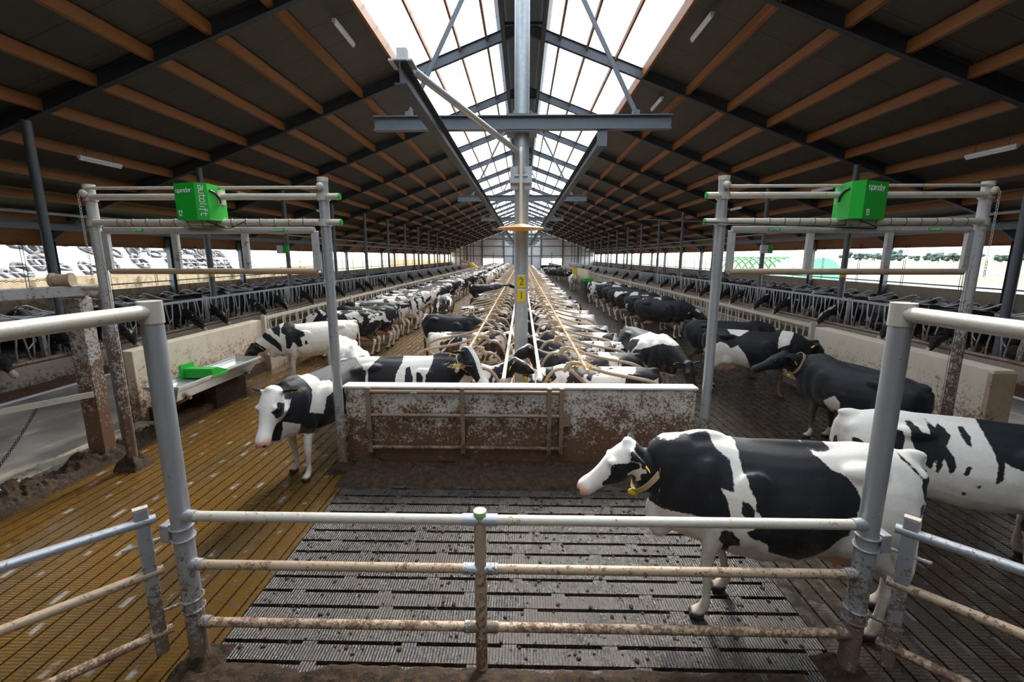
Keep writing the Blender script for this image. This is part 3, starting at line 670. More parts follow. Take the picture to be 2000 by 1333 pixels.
MB().beam((.14,-.14,.98),(-1.2,-2.6,1.02), .035,.07).obj('lower_bar', M['galv_dusty'], t)
q = MB(); P0 = Vector((-.28,-.45,.92)); P1 = Vector((-.50,-1.1,.06))
for j in range(34):
    u = j/33; a = P0.lerp(P1, u) + Vector((0,0,-.22*u*(1-u)))
    q.tube([(a.x+(.012*math.cos(b) if j%2 else 0), a.y+(0 if j%2 else .012*math.cos(b)), a.z+.021*math.sin(b)) for b in np.linspace(0,2*PI,8)[:-1]], .0045, 5, closed=True)
q.obj('hanging_chain', M['steel_dark'], t)
# curb with caked manure
def lumpy(x0, x1, y0, y1, h, nx, ny, seed, base=-.03, edge=.5):
    vs = []; fs = []
    for j in range(ny+1):
        for i in range(nx+1):
            u, v = i/nx, j/ny; x = x0+(x1-x0)*u; y = y0+(y1-y0)*v
            e = min(1, min(u, 1-u)*nx*edge/3, min(v, 1-v)*ny*edge/3)
            n_ = mnoise.fractal(Vector((x*2.3+seed, y*2.3, seed)), 1, 2, 3)*.5 + mnoise.fractal(Vector((x*11, y*11, seed)), 1, 2, 3)*.20 + mnoise.noise(Vector((x*34, y*34, seed)))*.12
            vs.append((x, y, base + max(0, (h*(.7+n_))*e**.6)))
    for j in range(ny):
        for i in range(nx): a = j*(nx+1)+i; fs.append((a, a+1, a+nx+2, a+nx+1))
    return MB().add(vs, fs)
st(MB().box(-6.05, Y0, -.05, -5.80, 6.7, .19).obj('floor_curb_left', M['conc'], bevel=.01))
st(MB().box(5.70, Y0, -.05, 6.05, 5.7, .12).obj('floor_curb_right', M['conc'], bevel=.01))
st(MB().box(-6.10, 6.7, -.05, -5.62, YF, .10).obj('floor_kerb_left', M['floorL']))
st(MB().box(5.62, 5.7, -.05, 6.10, YF, .10).obj('floor_kerb_right', M['floorR']))
tag(lumpy(-5.98,-5.50,1.0,6.85,.26,26,260,3.).obj('manure_ridge', M['mud']), 'thick ridge of dark caked manure along the left curb', 'manure', kind='stuff')
tag(lumpy(-2.3,2.2,5.0,5.80,.13,150,30,9.,-.03).obj('manure_heap', M['mud']), 'dark manure heaped along the foot of the splattered wall', 'manure', kind='stuff')
tag(lumpy(-2.35,2.35,1.2,2.66,.13,170,56,5.,-.04).obj('manure_layer', M['mud']), 'dark manure layer under and before the foreground fence', 'manure', kind='stuff')
for i, (x, y) in enumerate(((-5.12,5.5),(-2.33,5.5),(2.3,5.5),(-2.19,2.62),(2.16,2.62))):
    q = lumpy(x-.16,x+.16,y-.16,y+.16,.26 if i==0 else .16,22,22,float(i),-.03,.42)
    tag(q.obj('manure_clump', M['mud']), 'dark manure clump caked round the foot of the ' + ['outer left lift post','inner left lift post','inner right lift post','left corner post','right corner post'][i], 'manure', kind='stuff')
# loose crumbs on slats
q = MB(); rr = random.Random(4)
for i in range(1500):
    x, y = rr.uniform(-2.1,2.1), rr.uniform(2.7,5.3); r = .003+.016*rr.random()**2.5
    q.ell((x,y,r*.3),(r,r*rr.uniform(.6,1.4),r*.5),6,4)
tag(q.obj('manure_crumbs', M['mud']), 'scattered brown manure crumbs on the black slatted floor', 'manure', kind='stuff')

# ================================================================== FEED FENCES
def feed_bar_mesh(seed, rh=1.33, lo=.48, w_=.66):
    q = MB()
    q.tube(smooth_path([(0,0,lo),(.0,0,lo+.25),(.05,0,lo+.5),(.03,0,rh)],.05,2), .019, 7)
    q.tube([(0,w_*.22,rh),(0,w_*.42,lo)], .019, 7)
    q.tube([(0,w_*.66,rh),(0,w_*.50,lo)], .019, 7)
    q.tube([(0,w_*.60,lo+.42),(0,w_*.40,lo+.28)], .014, 6)
    return q
def panel(mat, L, n, rail_r=.034, lod=0, lo=.48, rh=1.33):
    r = thing('feed_fence', None, 'fence')
    if lod:
        q = MB(); q.beam((0,0,rh),(0,L,rh),.06,.07).beam((0,0,lo),(0,L,lo),.05,.05).beam((0,0,.46),(0,0,rh+.06),.07,.07)
        for i in range(n):
            y = (i+.1)*L/n; q.beam((0,y,lo),(0,y,rh),.035,.035).beam((0,y+.14,rh),(0,y+.28,lo),.035,.035).beam((0,y+.44,rh),(0,y+.33,lo),.035,.035)
        q.obj('bars', mat, r, smooth=False)
    else:
        MB().beam((0,0,rh),(0,L-.04,rh),.06,.07).obj('top_rail', mat, r)
        MB().tube([(0,0,lo),(0,L-.04,lo)],.028,8).obj('bottom_rail', mat, r)
        MB().beam((0,0,.46),(0,0,rh+.07),.085,.085,up=(0,1,0)).obj('post', mat, r)
        hm = feed_bar_mesh(0, rh, lo).mesh('headlock', mat)
        for i in range(n):
            o = bpy.data.objects.new('headlock', hm); COL.objects.link(o); o.parent = r; o.location = (0, .10+i*L/n, 0)
    return r
proto = {}
def fence_run(x, y0, nm, mat, far):
    L = 5.4; n = 0; y = y0
    while y < YF - 6:
        n += 1; lod = 1 if y > (42 if not far else 36) else 0; key = (mat, lod)
        if key not in proto:
            o = panel(M[mat], L, 8, lod=lod); proto[key] = o
        else: o = copy_tree(proto[key])
        o.location = (x, y, 0)
        tag(o, '%s galvanised headlock fence panel from the camera, %s feed fence' % (ordn(n), nm), 'fence', 'feed fence panels, %s line' % nm)
        y += L
fence_run(-6.0, 10.35, 'inner left', 'galv_dusty', False)
fence_run(6.0, 9.45, 'inner right', 'galv_dusty', False)
fence_run(-10.75, 4.4, 'outer left', 'galv', True)
fence_run(10.75, 4.4, 'outer right', 'galv', True)
for s_, nm in ((-1,'left'),(1,'right')):
    x0, x1 = sorted((s_*10.50, s_*10.78)); st(MB().box(x0, Y0, -.05, x1, YF-2, .46).obj('wall_feed_curb_' + nm, M['conc'], bevel=.01))
    x0, x1 = sorted((s_*5.93, s_*6.08)); y0 = 10.35 if s_ < 0 else 9.45
    st(MB().box(x0, y0, -.05, x1, YF-2, .46).obj('wall_inner_curb_' + nm, M['conc'], bevel=.01))
    a, b = (-10.49, -9.75) if s_ < 0 else (9.75, 10.49)
    tag(lumpy(a, b, 2.0, 60, .16, 12, 520, 11.+s_, .0).obj('silage_feed', M['feed']), 'brown chopped silage spread along the outer %s feed fence' % nm, 'feed', kind='stuff')
    a, b = (-7.0, -6.13) if s_ < 0 else (6.13, 7.0)
    tag(lumpy(a, b, 10, 70, .16, 10, 460, 21.+s_, .0).obj('silage_feed', M['feed']), 'brown chopped silage spread along the inner %s feed fence' % nm, 'feed', kind='stuff')
    MB_ = MB().tube([(s_*10.52, Y0, .52),(s_*10.52, YF-2, .52)], .04, 8)
    tag(MB_.obj('neck_tube', M['tube_tan']), 'long tan tube along the foot of the outer %s feed fence' % nm, 'tube')
# ================================================================== STALLS
st(MB().box(-2.42, 6.0, -.05, 2.42, YF-3, .16).obj('floor_stall_bed', M['bed'], bevel=.02))
st(MB().box(-.12, 6.0, .16, .12, YF-3, .30).obj('floor_stall_divide', M['bed']))
for s_, nm in ((-1,'left'),(1,'right')):
    q = MB()
    q.beam((s_*.25,6.0,1.10),(s_*.25,YF-3,1.10),.05,.035); o = q.obj('front_strap', M['strap'])
    tag(o, 'long pale strap stretched over the stall fronts, just %s of the central poles' % nm, 'strap')
    o = MB().tube([(s_*.92,6.2,1.16),(s_*.92,YF-3,1.16)], .028, 8).obj('neck_rail', M['tube_tan'])
    tag(o, 'long tan neck rail crossing all stall dividers of the %s stall row' % nm, 'rail')
    o = MB().tube([(s_*.18,6.2,.62),(s_*.18,YF-3,.62)], .026, 8).obj('front_tube', M['tube_tan'])
    tag(o, 'low tan tube along the head end of the %s stall row' % nm, 'rail')
def divider(mat, r=.027, n=8, far=False):
    root = thing('stall_divider', None, 'divider')
    A = smooth_path([(.19,0,.17),(.21,0,.55),(.40,0,.98),(.52,0,1.09),(.72,0,1.08),(1.02,0,.80),(1.35,0,.42)], .14, 4)
    B = smooth_path([(.66,0,1.16),(.80,0,1.19),(1.25,0,1.03),(1.95,0,.90),(2.16,0,.78),(2.10,0,.60),(1.92,0,.52),(1.35,0,.42)], .13, 4)
    if far:
        MB().tube(A, r, n).tube(B, r, n).obj('loop', mat, root)
    else:
        MB().tube(A, r, n).obj('front_arch', mat, root); MB().tube(B, r, n).obj('rear_loop', mat, root)
        MB().tube([(.62,0,1.05),(.76,0,1.19)], r*1.5, 8).obj('clamp', mat, root)
    return root
dn = divider(M['tube_tan'], n=10); df = divider(M['tube_tan'], n=6, far=True); used = set()
for s_, nm in ((-1,'left'),(1,'right')):
    y = 6.65; i = 0
    while y < 102:
        i += 1; src = dn if i <= 16 else df
        if src in used: o = copy_tree(src)
        else: o = src; used.add(src)
        o.location = (0, y, 0); o.rotation_euler = (0, 0, 0 if s_ > 0 else PI)
        tag(o, 'bent tan tube stall divider, %s back from the splattered wall in the %s stall row' % (ordn(i), nm), 'divider', 'stall dividers of the %s row' % nm)
        y += 1.13
dk = divider(M['tube_dark'], .025, 6, far=True); first = True
for s_, nm in ((-1,'left'),(1,'right')):
    y = 7.0; i = 0
    while y < 62:
        i += 1
        if first: o = dk; first = False
        else: o = copy_tree(dk)
        o.location = (s_*16.35, y, .035); o.rotation_euler = (0, 0, PI if s_ > 0 else 0)
        tag(o, 'dull grey stall divider beneath the %s side opening, %s from the camera' % (nm, ordn(i)), 'divider', 'outer stall dividers %s' % nm)
        y += 1.15
# straw on the neck rails
q = MB(); rr = random.Random(9)
for s_ in (-1,1):
    for i in range(1500):
        y = 6.3 + rr.random()**1.6*26; nr = rr.random() < .45
        x = s_*((.92 + rr.gauss(0,.07)) if nr else rr.uniform(.15,2.3)); z = (1.175 + abs(rr.gauss(0,.018))) if nr else .165+rr.random()*.02
        a = rr.uniform(0, PI); L = rr.uniform(.03,.085); dz = rr.gauss(0,.012)
        q.tube([(x-L*math.cos(a), y-L*math.sin(a), z-dz),(x+L*math.cos(a)*.9, y+L*math.sin(a), z+dz)], .0028, 3)
tag(q.obj('loose_straw', plain('straw_stalks', (.62,.42,.16), .8)), 'loose golden straw lying on the neck rails and the stall bedding', 'straw', kind='stuff')
# cow brush, yellow, left; yellow box right; green float of the far trough
t = thing('cow_brush', 'yellow rotating cow brush on an orange arm above the left cow row', 'brush', (-8.0, 60, 0))
MB().tube([(0,0,0),(0,0,2.3)], .07, 8).obj('mast', M['tube_dark'], t)
MB().tube(smooth_path([(0,0,2.1),(.9,0,2.0),(1.3,0,1.6)],.4), .16, 10).obj('arm', plain('orange_arm', (.75,.32,.10), .5), t)
MB().tube([(1.2,0,1.75),(2.0,0,1.0)], .36, 16, scales=[1,1.1]).obj('bristle_roll', M['yellow'], t)
for s_, y0 in ((1, 38.5),(1,41.5)):
    pass
t = thing('far_trough', 'dark trough with green float cover far up the right alley', 'trough', (5.2, 37, 0))
MB().box(-.35,-1.1,.0,.35,1.1,.8).obj('basin', M['steel_dark'], t); MB().box(-.38,-.9,.8,.38,.9,.98).obj('float_cover', M['green'], t)
t = thing('far_partition', 'pale concrete partition far back on the right feed fence', 'wall', (5.75, 44, 0)); MB().box(-.10,-4,0.1,.10,4,1.55).obj('wall_body', M['swall'], t)
t = thing('feed_bucket', 'yellow box hung at the end of the far right partition', 'box', (5.5, 47.6, .9)); MB().box(-.35,-.3,0,.35,.3,.55).obj('shell', M['yellow'], t)
# green sensor boxes on the outer columns
for x, y, nm in ((-10.9, 21.2, 'left'), (10.9, 21.2, 'right')):
    t = thing('sensor_box', 'small green and grey box high on the %s column line' % nm, 'box', (x - .0, y - .25, 3.05)); MB().box(-.28,-.08,-.18,.0,.08,.18).obj('grey_half', M['lamp'], t); MB().box(0,-.08,-.18,.22,.08,.18).obj('green_half', M['green'], t); MB().beam((0,.08,0),(0,.17,0),.05,.05).obj('bracket', M['steel_dark'], t)
# yellow bands on columns
for x, y, nm in ((-10.85, 15.8, 'left'), (10.85, 15.8, 'right')):
    tag(MB().tube([(x,y,2.05),(x,y,2.28)], .10, 12).obj('yellow_band', M['yellow']), 'small yellow band round the second %s column' % nm, 'band')

# ================================================================== OUTSIDE
st(MB().box(-400, -60, -.9, -HW-.2, 420, -.5).obj('ground_left', M['grass']))
st(MB().box(HW+.2, -60, -.9, 400, 420, -.5).obj('ground_right', M['grass']))
st(MB().box(HW+.3, -60, -.5, 26, 300, -.45).obj('ground_track', M['earth']))
for a, b in ((40,52),(80,110)): st(MB().box(a, -60, -.5, b, 420, -.46).obj('ground_field', M['earth']))
# silage clamp on the left with white sheet and tyres
t = thing('silage_clamp', 'pale concrete silage clamp wall outside the left opening', 'wall', (-23, 0, 0)); MB().box(-.3,-4,-.5,.0,52,1.75).obj('wall_body', M['silwall'], t)
q = MB()
for y in range(-3, 52, 3): q.box(.0,y,-.5,.18,y+.3,1.6)
q.obj('buttress', M['silwall'], t)
sh = MB(); nx, ny = 10, 50; vs = []; fs = []
def shz(x, y): return 1.3 + 2.3*math.sin(min(1, max(0, (-23.3-x)/6))*PI/2) * max(.25, 1-max(0, y-24)/50.) + .12*mnoise.noise(Vector((x*.5, y*.5, 0)))
for j in range(ny+1):
    for i in range(nx+1): x = -23.3-i*1.3; y = -4+j*1.15; vs.append((x, y, shz(x, y)))
for j in range(ny):
    for i in range(nx): a = j*(nx+1)+i; fs.append((a, a+nx+1, a+nx+2, a+1))
tag(sh.add(vs, fs).obj('silage_sheet', M['sheet']), 'white plastic sheet over the silage heap outside on the left', 'sheet', kind='stuff')
tm = MB()
R_, r_ = .37, .11
vs = [((R_+r_*math.cos(b))*math.cos(a), (R_+r_*math.cos(b))*math.sin(a), r_*.85*math.sin(b)) for a in np.linspace(0,2*PI,21)[:-1] for b in np.linspace(0,2*PI,9)[:-1]]
fs = [(i*8+j, ((i+1)%20)*8+j, ((i+1)%20)*8+(j+1)%8, i*8+(j+1)%8) for i in range(20) for j in range(8)]
tm = tm.add(vs, fs).mesh('tyre', M['tyre']); rr = random.Random(3)
for i in range(115):
    x = -23.7 - rr.random()*5; y = 7 + rr.random()**1.3*36
    o = bpy.data.objects.new('tyre', tm); COL.objects.link(o); z = shz(x, y)
    tl = math.atan2(2.5*PI/22*math.cos(min(1,(-23.3-x)/11)*PI/2), 1)
    o.location = (x, y, z+.22+rr.random()*.1); o.rotation_euler = (rr.uniform(-.3,.3), tl+rr.uniform(.1,.9), 0)
    tag(o, 'old dark tyre weighing down the white silage sheet outside the left opening', 'tyre', 'tyres on the silage heap')
# mesh fence on the clamp
q = MB()
for y in range(0, 50, 2): q.tube([(-22.9,y,1.7),(-22.9,y,2.9)], .02, 4)
for z in (2.0,2.3,2.6): q.tube([(-22.9,0,z),(-22.9,50,z)], .01, 4)
tag(q.obj('wire_fence', M['galv']), 'thin wire fence on top of the silage clamp wall', 'fence')
# hoops and tank right
for i in range(9):
    y = 55 + i*2.0
    q = MB().tube([(31+2.6*math.cos(a), y, -.5+3.1*math.sin(a)) for a in np.linspace(0,PI,13)], .09, 6)
    tag(q.obj('tunnel_hoop', M['hoop']), 'green bent tunnel hoop outside on the right, %s from the pale green end' % ordn(i+1), 'hoop', 'tunnel hoops')
t = thing('green_silo_bag', 'pale green round covered store outside the right opening', 'silo', (31, 50, -.5)); 
MB().add(*(lambda pts: ([(x,-1.5,z) for x,z in pts]+[(x,3.5,z) for x,z in pts], [tuple(range(len(pts))), tuple(range(2*len(pts)-1,len(pts)-1,-1))]+[(i,i+len(pts),i+1+len(pts),i+1) for i in range(len(pts)-1)]))([(2.6*math.cos(a), 3.1*math.sin(a)) for a in np.linspace(0,PI,25)])).obj('shell', M['greensheet'], t)
# far trees
rr = random.Random(5)
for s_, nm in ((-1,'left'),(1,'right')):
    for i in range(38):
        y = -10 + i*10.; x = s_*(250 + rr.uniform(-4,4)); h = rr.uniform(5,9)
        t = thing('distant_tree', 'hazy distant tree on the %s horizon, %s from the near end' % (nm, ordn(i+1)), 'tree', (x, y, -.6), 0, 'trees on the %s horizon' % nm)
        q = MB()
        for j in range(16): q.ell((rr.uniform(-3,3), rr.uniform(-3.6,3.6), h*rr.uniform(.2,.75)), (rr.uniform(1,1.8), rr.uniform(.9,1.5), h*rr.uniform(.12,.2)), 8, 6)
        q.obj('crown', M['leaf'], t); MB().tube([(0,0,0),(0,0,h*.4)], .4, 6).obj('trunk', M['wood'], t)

# ================================================================== COWS
def ering(c, t, up, a, b, n=18, p=2.0):
    t = t.normalized(); sd = up.cross(t); 
    if sd.length < 1e-4: sd = Vector((0,1,0))
    sd.normalize(); u = t.cross(sd); out = []
    for i in range(n):
        th = 2*PI*i/n; cx, sy = math.cos(th), math.sin(th)
        cx = math.copysign(abs(cx)**(2/p), cx); sy = math.copysign(abs(sy)**(2/p), sy)
        out.append(c + sd*cx*a + u*sy*b)
    return out
def loft(mb, rings):
    n = len(rings[0]); vs = [q for r in rings for q in r]; m = len(rings)
    fs = [(i*n+j, i*n+(j+1)%n, (i+1)*n+(j+1)%n, (i+1)*n+j) for i in range(m-1) for j in range(n)]
    fs += [tuple(range(n-1,-1,-1)), tuple((m-1)*n+j for j in range(n))]
    mb.add(vs, fs)
def limb(mb, pts, n=14, up=Vector((0,1,0)), sub=3):
    """pts (x,y,z,ra,rb): catmull-smoothed chain of elliptical rings; ra along 'sd', rb along the other"""
    P = [np.array(p, float) for p in pts]; P = [2*P[0]-P[1]] + P + [2*P[-1]-P[-2]]; out = []
    for i in range(1, len(P)-2):
        for k_ in range(sub):
            t = k_/sub; a, b, c, d = P[i-1:i+3]
            out.append(.5*((2*b)+(c-a)*t+(2*a-5*b+4*c-d)*t*t+(3*b-a-3*c+d)*t**3))
    out.append(P[-2]); rings = []
    for i, q in enumerate(out):
        a = out[max(0,i-1)]; b = out[min(len(out)-1,i+1)]; t = Vector(b[:3]-a[:3])
        rings.append(ering(Vector(q[:3]), t, up, max(.004,q[3]), max(.004,q[4]), n))
    loft(mb, rings)
BODY = [(-1.00,1.27,1.04,.08),(-.955,1.34,.88,.185),(-.86,1.385,.78,.235),(-.72,1.42,.70,.262),(-.52,1.43,.655,.272),(-.32,1.405,.615,.298),(-.08,1.395,.575,.345),(.16,1.40,.57,.352),(.38,1.41,.59,.315),(.56,1.43,.62,.262),(.72,1.42,.64,.225),(.86,1.36,.67,.185),(.97,1.27,.74,.12),(1.02,1.18,.82,.05)]
def cow_mesh(name, voxel, mat, belly=0.0, poll=(1.33,0,1.38), hd=(0.9,0,-.35), neck_mid=None, legs=None, lying=False, tail=None, coat=None, sc=(1,1,1), smooth=5, udder=True, horn=False, ear_droop=.25, headk=1.0, pinknose=1.0, bend=0.0):
    mb = MB(); zo = -.50 if lying else 0
    rings = []
    def bendy(x): return bend*max(0, x)**2
    for i, (x, zt, zb, hw) in enumerate(BODY):
        zt += zo; zb += zo - belly*math.exp(-((x-.12)/.70)**2)
        if lying: zb = max(.03, zb-.06); hw *= 1.14; zt -= .02
        c = (zt+zb)/2; h = (zt-zb)/2; r = []
        for j in range(22):
            th = 2*PI*j/22; s_, c_ = math.sin(th), math.cos(th)
            wy = hw*math.copysign(abs(c_)**.86, c_)*(1-.17*s_ if s_ > 0 else 1.0+.05*s_)
            r.append(Vector((x, wy+bendy(x), c + h*math.copysign(abs(s_)**.92, s_))))
        rings.append(r)
    loft(mb, rings)
    V = Vector
    # hooks, pins, shoulder, ribs, spine
    for s_ in (-1,1):
        mb.ell((-.50,s_*.190,1.285+zo),(.17,.075,.07)); mb.ell((-.92,s_*.10,1.235+zo),(.08,.065,.08))
        mb.ell((.62,s_*.165+bendy(.62),1.02+zo),(.17,.095,.30)); mb.ell((.64,s_*.09+bendy(.64),1.24+zo),(.20,.07,.15))
        if not lying: mb.ell((.30,s_*.27,.98),(.22,.075,.30))
        if not lying: mb.ell((-.66,s_*.17,.98),(.24,.125,.30)); mb.ell((-.45,s_*.19,.80),(.13,.08,.17))
    mb.ell((-.2,0,1.375+zo),(.75,.05,.055)); mb.ell((.62,bendy(.62),1.40+zo),(.20,.06,.07)); mb.ell((-.93,0,1.36+zo),(.12,.05,.05))
    mb.ell((.93,bendy(.93),.84-belly*.9+zo+(.06 if lying else 0)),(.14,.09,.21))
    # neck
    hd = V(hd).normalized(); P = V(poll); N0 = V((.74, bendy(.74), 1.13+zo)); N1 = V((.93, bendy(.93), 1.12+zo*1.0+(P.z-1.12-zo)*.18))
    nm = V(neck_mid) if neck_mid else (N1*.45+(P-hd*.02-V((0,0,.05)))*.55)
    side0 = hd.cross(V((0,0,1))); side0 = side0.normalized() if side0.length > .05 else V((0,-1,0))
    up = side0.cross(hd).normalized()
    jaw = P + hd*.05 - up*.045
    T = (nm-N1).normalized()
    def nring(c, t, a, b): 
        t = t.normalized(); sd = V((0,0,1)).cross(t); 
        if sd.length < .05: sd = V((0,1,0))
        return ering(c, t, t.cross(sd.normalized()), a, b, 18)
    loft(mb, [nring(N0, V((1,0,.0)), .170, .31), nring(N1, (nm-N0), .160, .270), nring(N1*.5+nm*.5, T, .135, .225), nring(nm, (P-N1), .115, .182), nring(nm*.45+jaw*.55, (jaw-nm), .102, .150), nring(jaw, (jaw-nm)*.5+hd*.3, .085, .115)])
    # head
    prof = [(-.075,.045,-.035,.045),(-.045,.085,-.07,.078),(.01,.108,-.11,.100),(.08,.112,-.142,.112),(.155,.108,-.158,.116),(.21,.098,-.155,.104),(.28,.076,-.128,.084),(.35,.060,-.108,.070),(.42,.053,-.100,.066),(.47,.056,-.100,.074),(.52,.050,-.092,.076),(.555,.030,-.070,.062),(.572,.0,-.045,.035)]
    rs = []
    side = side0
    for (t, tp, bt, w_) in prof:
        t, tp, bt, w_ = t*headk, tp*headk, bt*headk, w_*headk
        c = P + hd*t + up*((tp+bt)/2); r = []
        for j in range(18):
            th = 2*PI*j/18; s_, c_ = math.sin(th), math.cos(th)
            ww = w_*(1-.22*(-s_) if s_ < 0 else 1-.10*s_)
            r.append(c + side*(ww*math.copysign(abs(c_)**.8, c_)) + up*((tp-bt)/2*math.copysign(abs(s_)**.85, s_)))
        rs.append(r)
    loft(mb, rs)
    mb.ell(P+up*.09*headk-hd*.01, (.05,.05,.045))
    for s_ in (-1,1):
        mb.ell(P+hd*.175*headk+side*s_*.092*headk+up*.055*headk, (.045,.032,.035))   # brow
        a = P + hd*.0 + side*s_*.085*headk + up*.035*headk; d = (side*s_*1.0 - hd*.28 - up*ear_droop).normalized(); e2 = hd.cross(d).normalized(); 
        rr_ = []
        for (t, w_, th_) in ((-.02,.03,.026),(.03,.034,.022),(.08,.056,.018),(.13,.062,.015),(.18,.045,.013),(.215,.016,.010)):
            c = a + d*t; n_ = d.cross(e2).normalized()
            rr_.append([c + e2*w_*math.cos(2*PI*j/12) + n_*th_*math.sin(2*PI*j/12) + n_*.0 for j in range(12)])
        loft(mb, rr_)
    # legs
    LG = legs or {}
    if not lying:
        for s_, k_ in ((1,'fl'),(-1,'fr')):
            dx, dk_ = LG.get(k_, (0,0)); y = s_*.165
            limb(mb, [(.60,y*1.0,1.0,.10,.14),(.55,y*1.08,.84,.092,.115),(.54+dx*.25,y*1.05,.70,.070,.085),(.57+dx*.5,y,.56,.054,.062),(.585+dx*.62+dk_,y,.46,.050,.055),(.58+dx*.72+dk_,y,.40,.047,.050),(.575+dx*.86,y,.28,.034,.037),(.575+dx*.95,y,.17,.034,.037),(.58+dx,y,.125,.043,.046),(.60+dx,y,.08,.040,.043),(.625+dx,y,.055,.052,.055),(.64+dx,y,.0,.060,.062)], up=Vector((1,0,0)))
            for e in (-1,1): mb.ell((.655+dx, y+e*.03, .028),(.065,.031,.040))
        for s_, k_ in ((1,'hl'),(-1,'hr')):
            dx, dk_ = LG.get(k_, (0,0)); y = s_*.175
            limb(mb, [(-.70,y*.95,1.08,.12,.24),(-.66,y,.92,.11,.215),(-.62+dx*.1,y*1.03,.78,.088,.165),(-.68+dx*.35,y*1.03,.66,.066,.105),(-.775+dx*.6,y*1.0,.555,.046,.066),(-.835+dx*.75,y*.98,.48,.044,.060),(-.83+dx*.82,y*.98,.41,.040,.052),(-.80+dx*.9,y*.98,.29,.034,.040),(-.785+dx*.96,y*.98,.18,.036,.041),(-.775+dx,y*.98,.125,.044,.049),(-.755+dx,y,.08,.041,.045),(-.735+dx,y,.055,.052,.056),(-.72+dx,y,.0,.060,.062)], up=Vector((1,0,0)))
            for e in (-1,1): mb.ell((-.70+dx, y+e*.03, .028),(.065,.031,.040))
        if udder:
            mb.ell((-.50,0,.64),(.20,.155,.155)); mb.ell((-.60,.07,.60),(.13,.085,.13)); mb.ell((-.60,-.07,.60),(.13,.085,.13)); mb.ell((-.40,0,.60),(.14,.12,.11))
            for xx in (-.62,-.45):
                for s_ in (-1,1): limb(mb, [(xx,s_*.075,.54,.022,.022),(xx,s_*.082,.45,.016,.016)], n=8, up=Vector((1,0,0)))
    else:
        mb.ell((-.55,.25,.30),(.36,.17,.27)); mb.ell((-.55,-.20,.30),(.34,.15,.27)); mb.ell((.60,.2,.30),(.2,.12,.25)); mb.ell((.60,-.2,.30),(.2,.12,.25))
        limb(mb, [(-.30,.36,.26,.10,.10),(-.42,.44,.16,.07,.07),(-.70,.47,.10,.05,.06),(-.45,.50,.07,.04,.04),(-.22,.50,.05,.045,.045),(-.14,.50,.045,.05,.05)])
        limb(mb, [(.60,.24,.28,.09,.09),(.78,.27,.18,.07,.07),(.95,.27,.09,.055,.055),(.80,.27,.06,.042,.042),(.62,.28,.05,.045,.045)])
        limb(mb, [(.62,-.24,.28,.09,.09),(.82,-.26,.16,.065,.065),(1.05,-.26,.075,.05,.05),(1.25,-.26,.05,.045,.045)])
    # tail
    if tail is None: tail = [(-.96,0,1.34+zo),(-1.035,0,1.25+zo),(-1.06,0,1.0+zo*.8),(-1.055,.02,.72+zo*.6),(-1.04,.03,.48+zo*.4)] if not lying else [(-.96,0,.84),(-1.05,.02,.7),(-1.10,.12,.35),(-1.02,.3,.08),(-.75,.42,.04)]
    tw = [.036,.028,.022,.024,.036,.028,.012]; tp_ = list(tail); e = V(tp_[-1])+(V(tp_[-1])-V(tp_[-2])).normalized()*.16; tp_.append(tuple(e))
    limb(mb, [(*p_, tw[min(i,6)] if i < len(tp_)-1 else .010, tw[min(i,6)] if i < len(tp_)-1 else .010) for i, p_ in enumerate(tp_)], n=10)
    me = bpy.data.meshes.new(name); me.from_pydata([tuple(q) for q in mb.v], [], mb.f); me.update()
    o = bpy.data.objects.new('tmp', me); COL.objects.link(o)
    rm_ = o.modifiers.new('r', 'REMESH'); rm_.mode = 'VOXEL'; rm_.voxel_size = voxel; rm_.use_smooth_shade = True
    sm = o.modifiers.new('s', 'SMOOTH'); sm.factor = .5; sm.iterations = max(3, int(smooth*3.0*(.016/voxel)))
    dg = bpy.context.evaluated_depsgraph_get(); out = bpy.data.meshes.new_from_object(o.evaluated_get(dg))
    bpy.data.objects.remove(o); bpy.data.meshes.remove(me); out.name = name
    n = len(out.vertices); co = np.empty(n*3, np.float32); out.vertices.foreach_get('co', co); co = co.reshape(-1,3)
    co[:,2] = np.maximum(co[:,2], 0.0)
    X_, Y_, Z_ = co.T
    Hd = np.array(hd); Up = np.array(up); Sd = np.array(side); rel = co - np.array(P)
    ht, hu, hs = rel@Hd/headk, rel@Up/headk, rel@Sd/headk
    inhead = (ht > -.09) & (ht < .62) & (np.abs(hs) < .26) & (hu < .17) & (hu > -.20)
    ear = inhead & (np.abs(hs) > .115) & (ht < .10)
    pink = np.zeros(n)
    if not lying: 
        d = np.sqrt(((X_+.52)/.27)**2+(Y_/.17)**2+((Z_-.56)/.17)**2); pink = np.maximum(pink, np.clip((1.0-d)*6, 0, 1)*(np.abs(Y_)<.15))
    pink = np.maximum(pink, np.where(inhead & (ht > .46), np.clip((ht-.46)*16, 0, .9)*pinknose, 0)*(hu < .04))
    hoof = np.where((Z_ < .065) & (not lying), np.clip((.068-Z_)*60, 0, 1), 0.)
    for s_ in (-1,1):   # nostrils, dark
        q = np.sqrt((ht-.548)**2+(hu+.0)**2+(hs-s_*.038)**2); hoof = np.maximum(hoof, np.clip((.024-q)*120, 0, 1))
    if coat: cv = coat(co, ht, hu, hs, inhead, ear)
    else:
        cv = np.zeros(n)
        if not lying: cv -= np.clip((.62-Z_)*1.6, 0, .45)
        else: cv -= np.clip((.22-Z_)*1.5, 0, .2)
        cv = np.where(inhead, np.where(np.abs(hs) < .035+.02*np.sin(ht*20), -.10, .16), cv)
        cv = np.where(inhead & (ht > .40), cv-.35, cv); cv = np.where(ear, .3, cv)
        tl = (X_ < -1.0) & (Z_ < .62) & (not lying); cv = np.where(tl, -.4, cv)
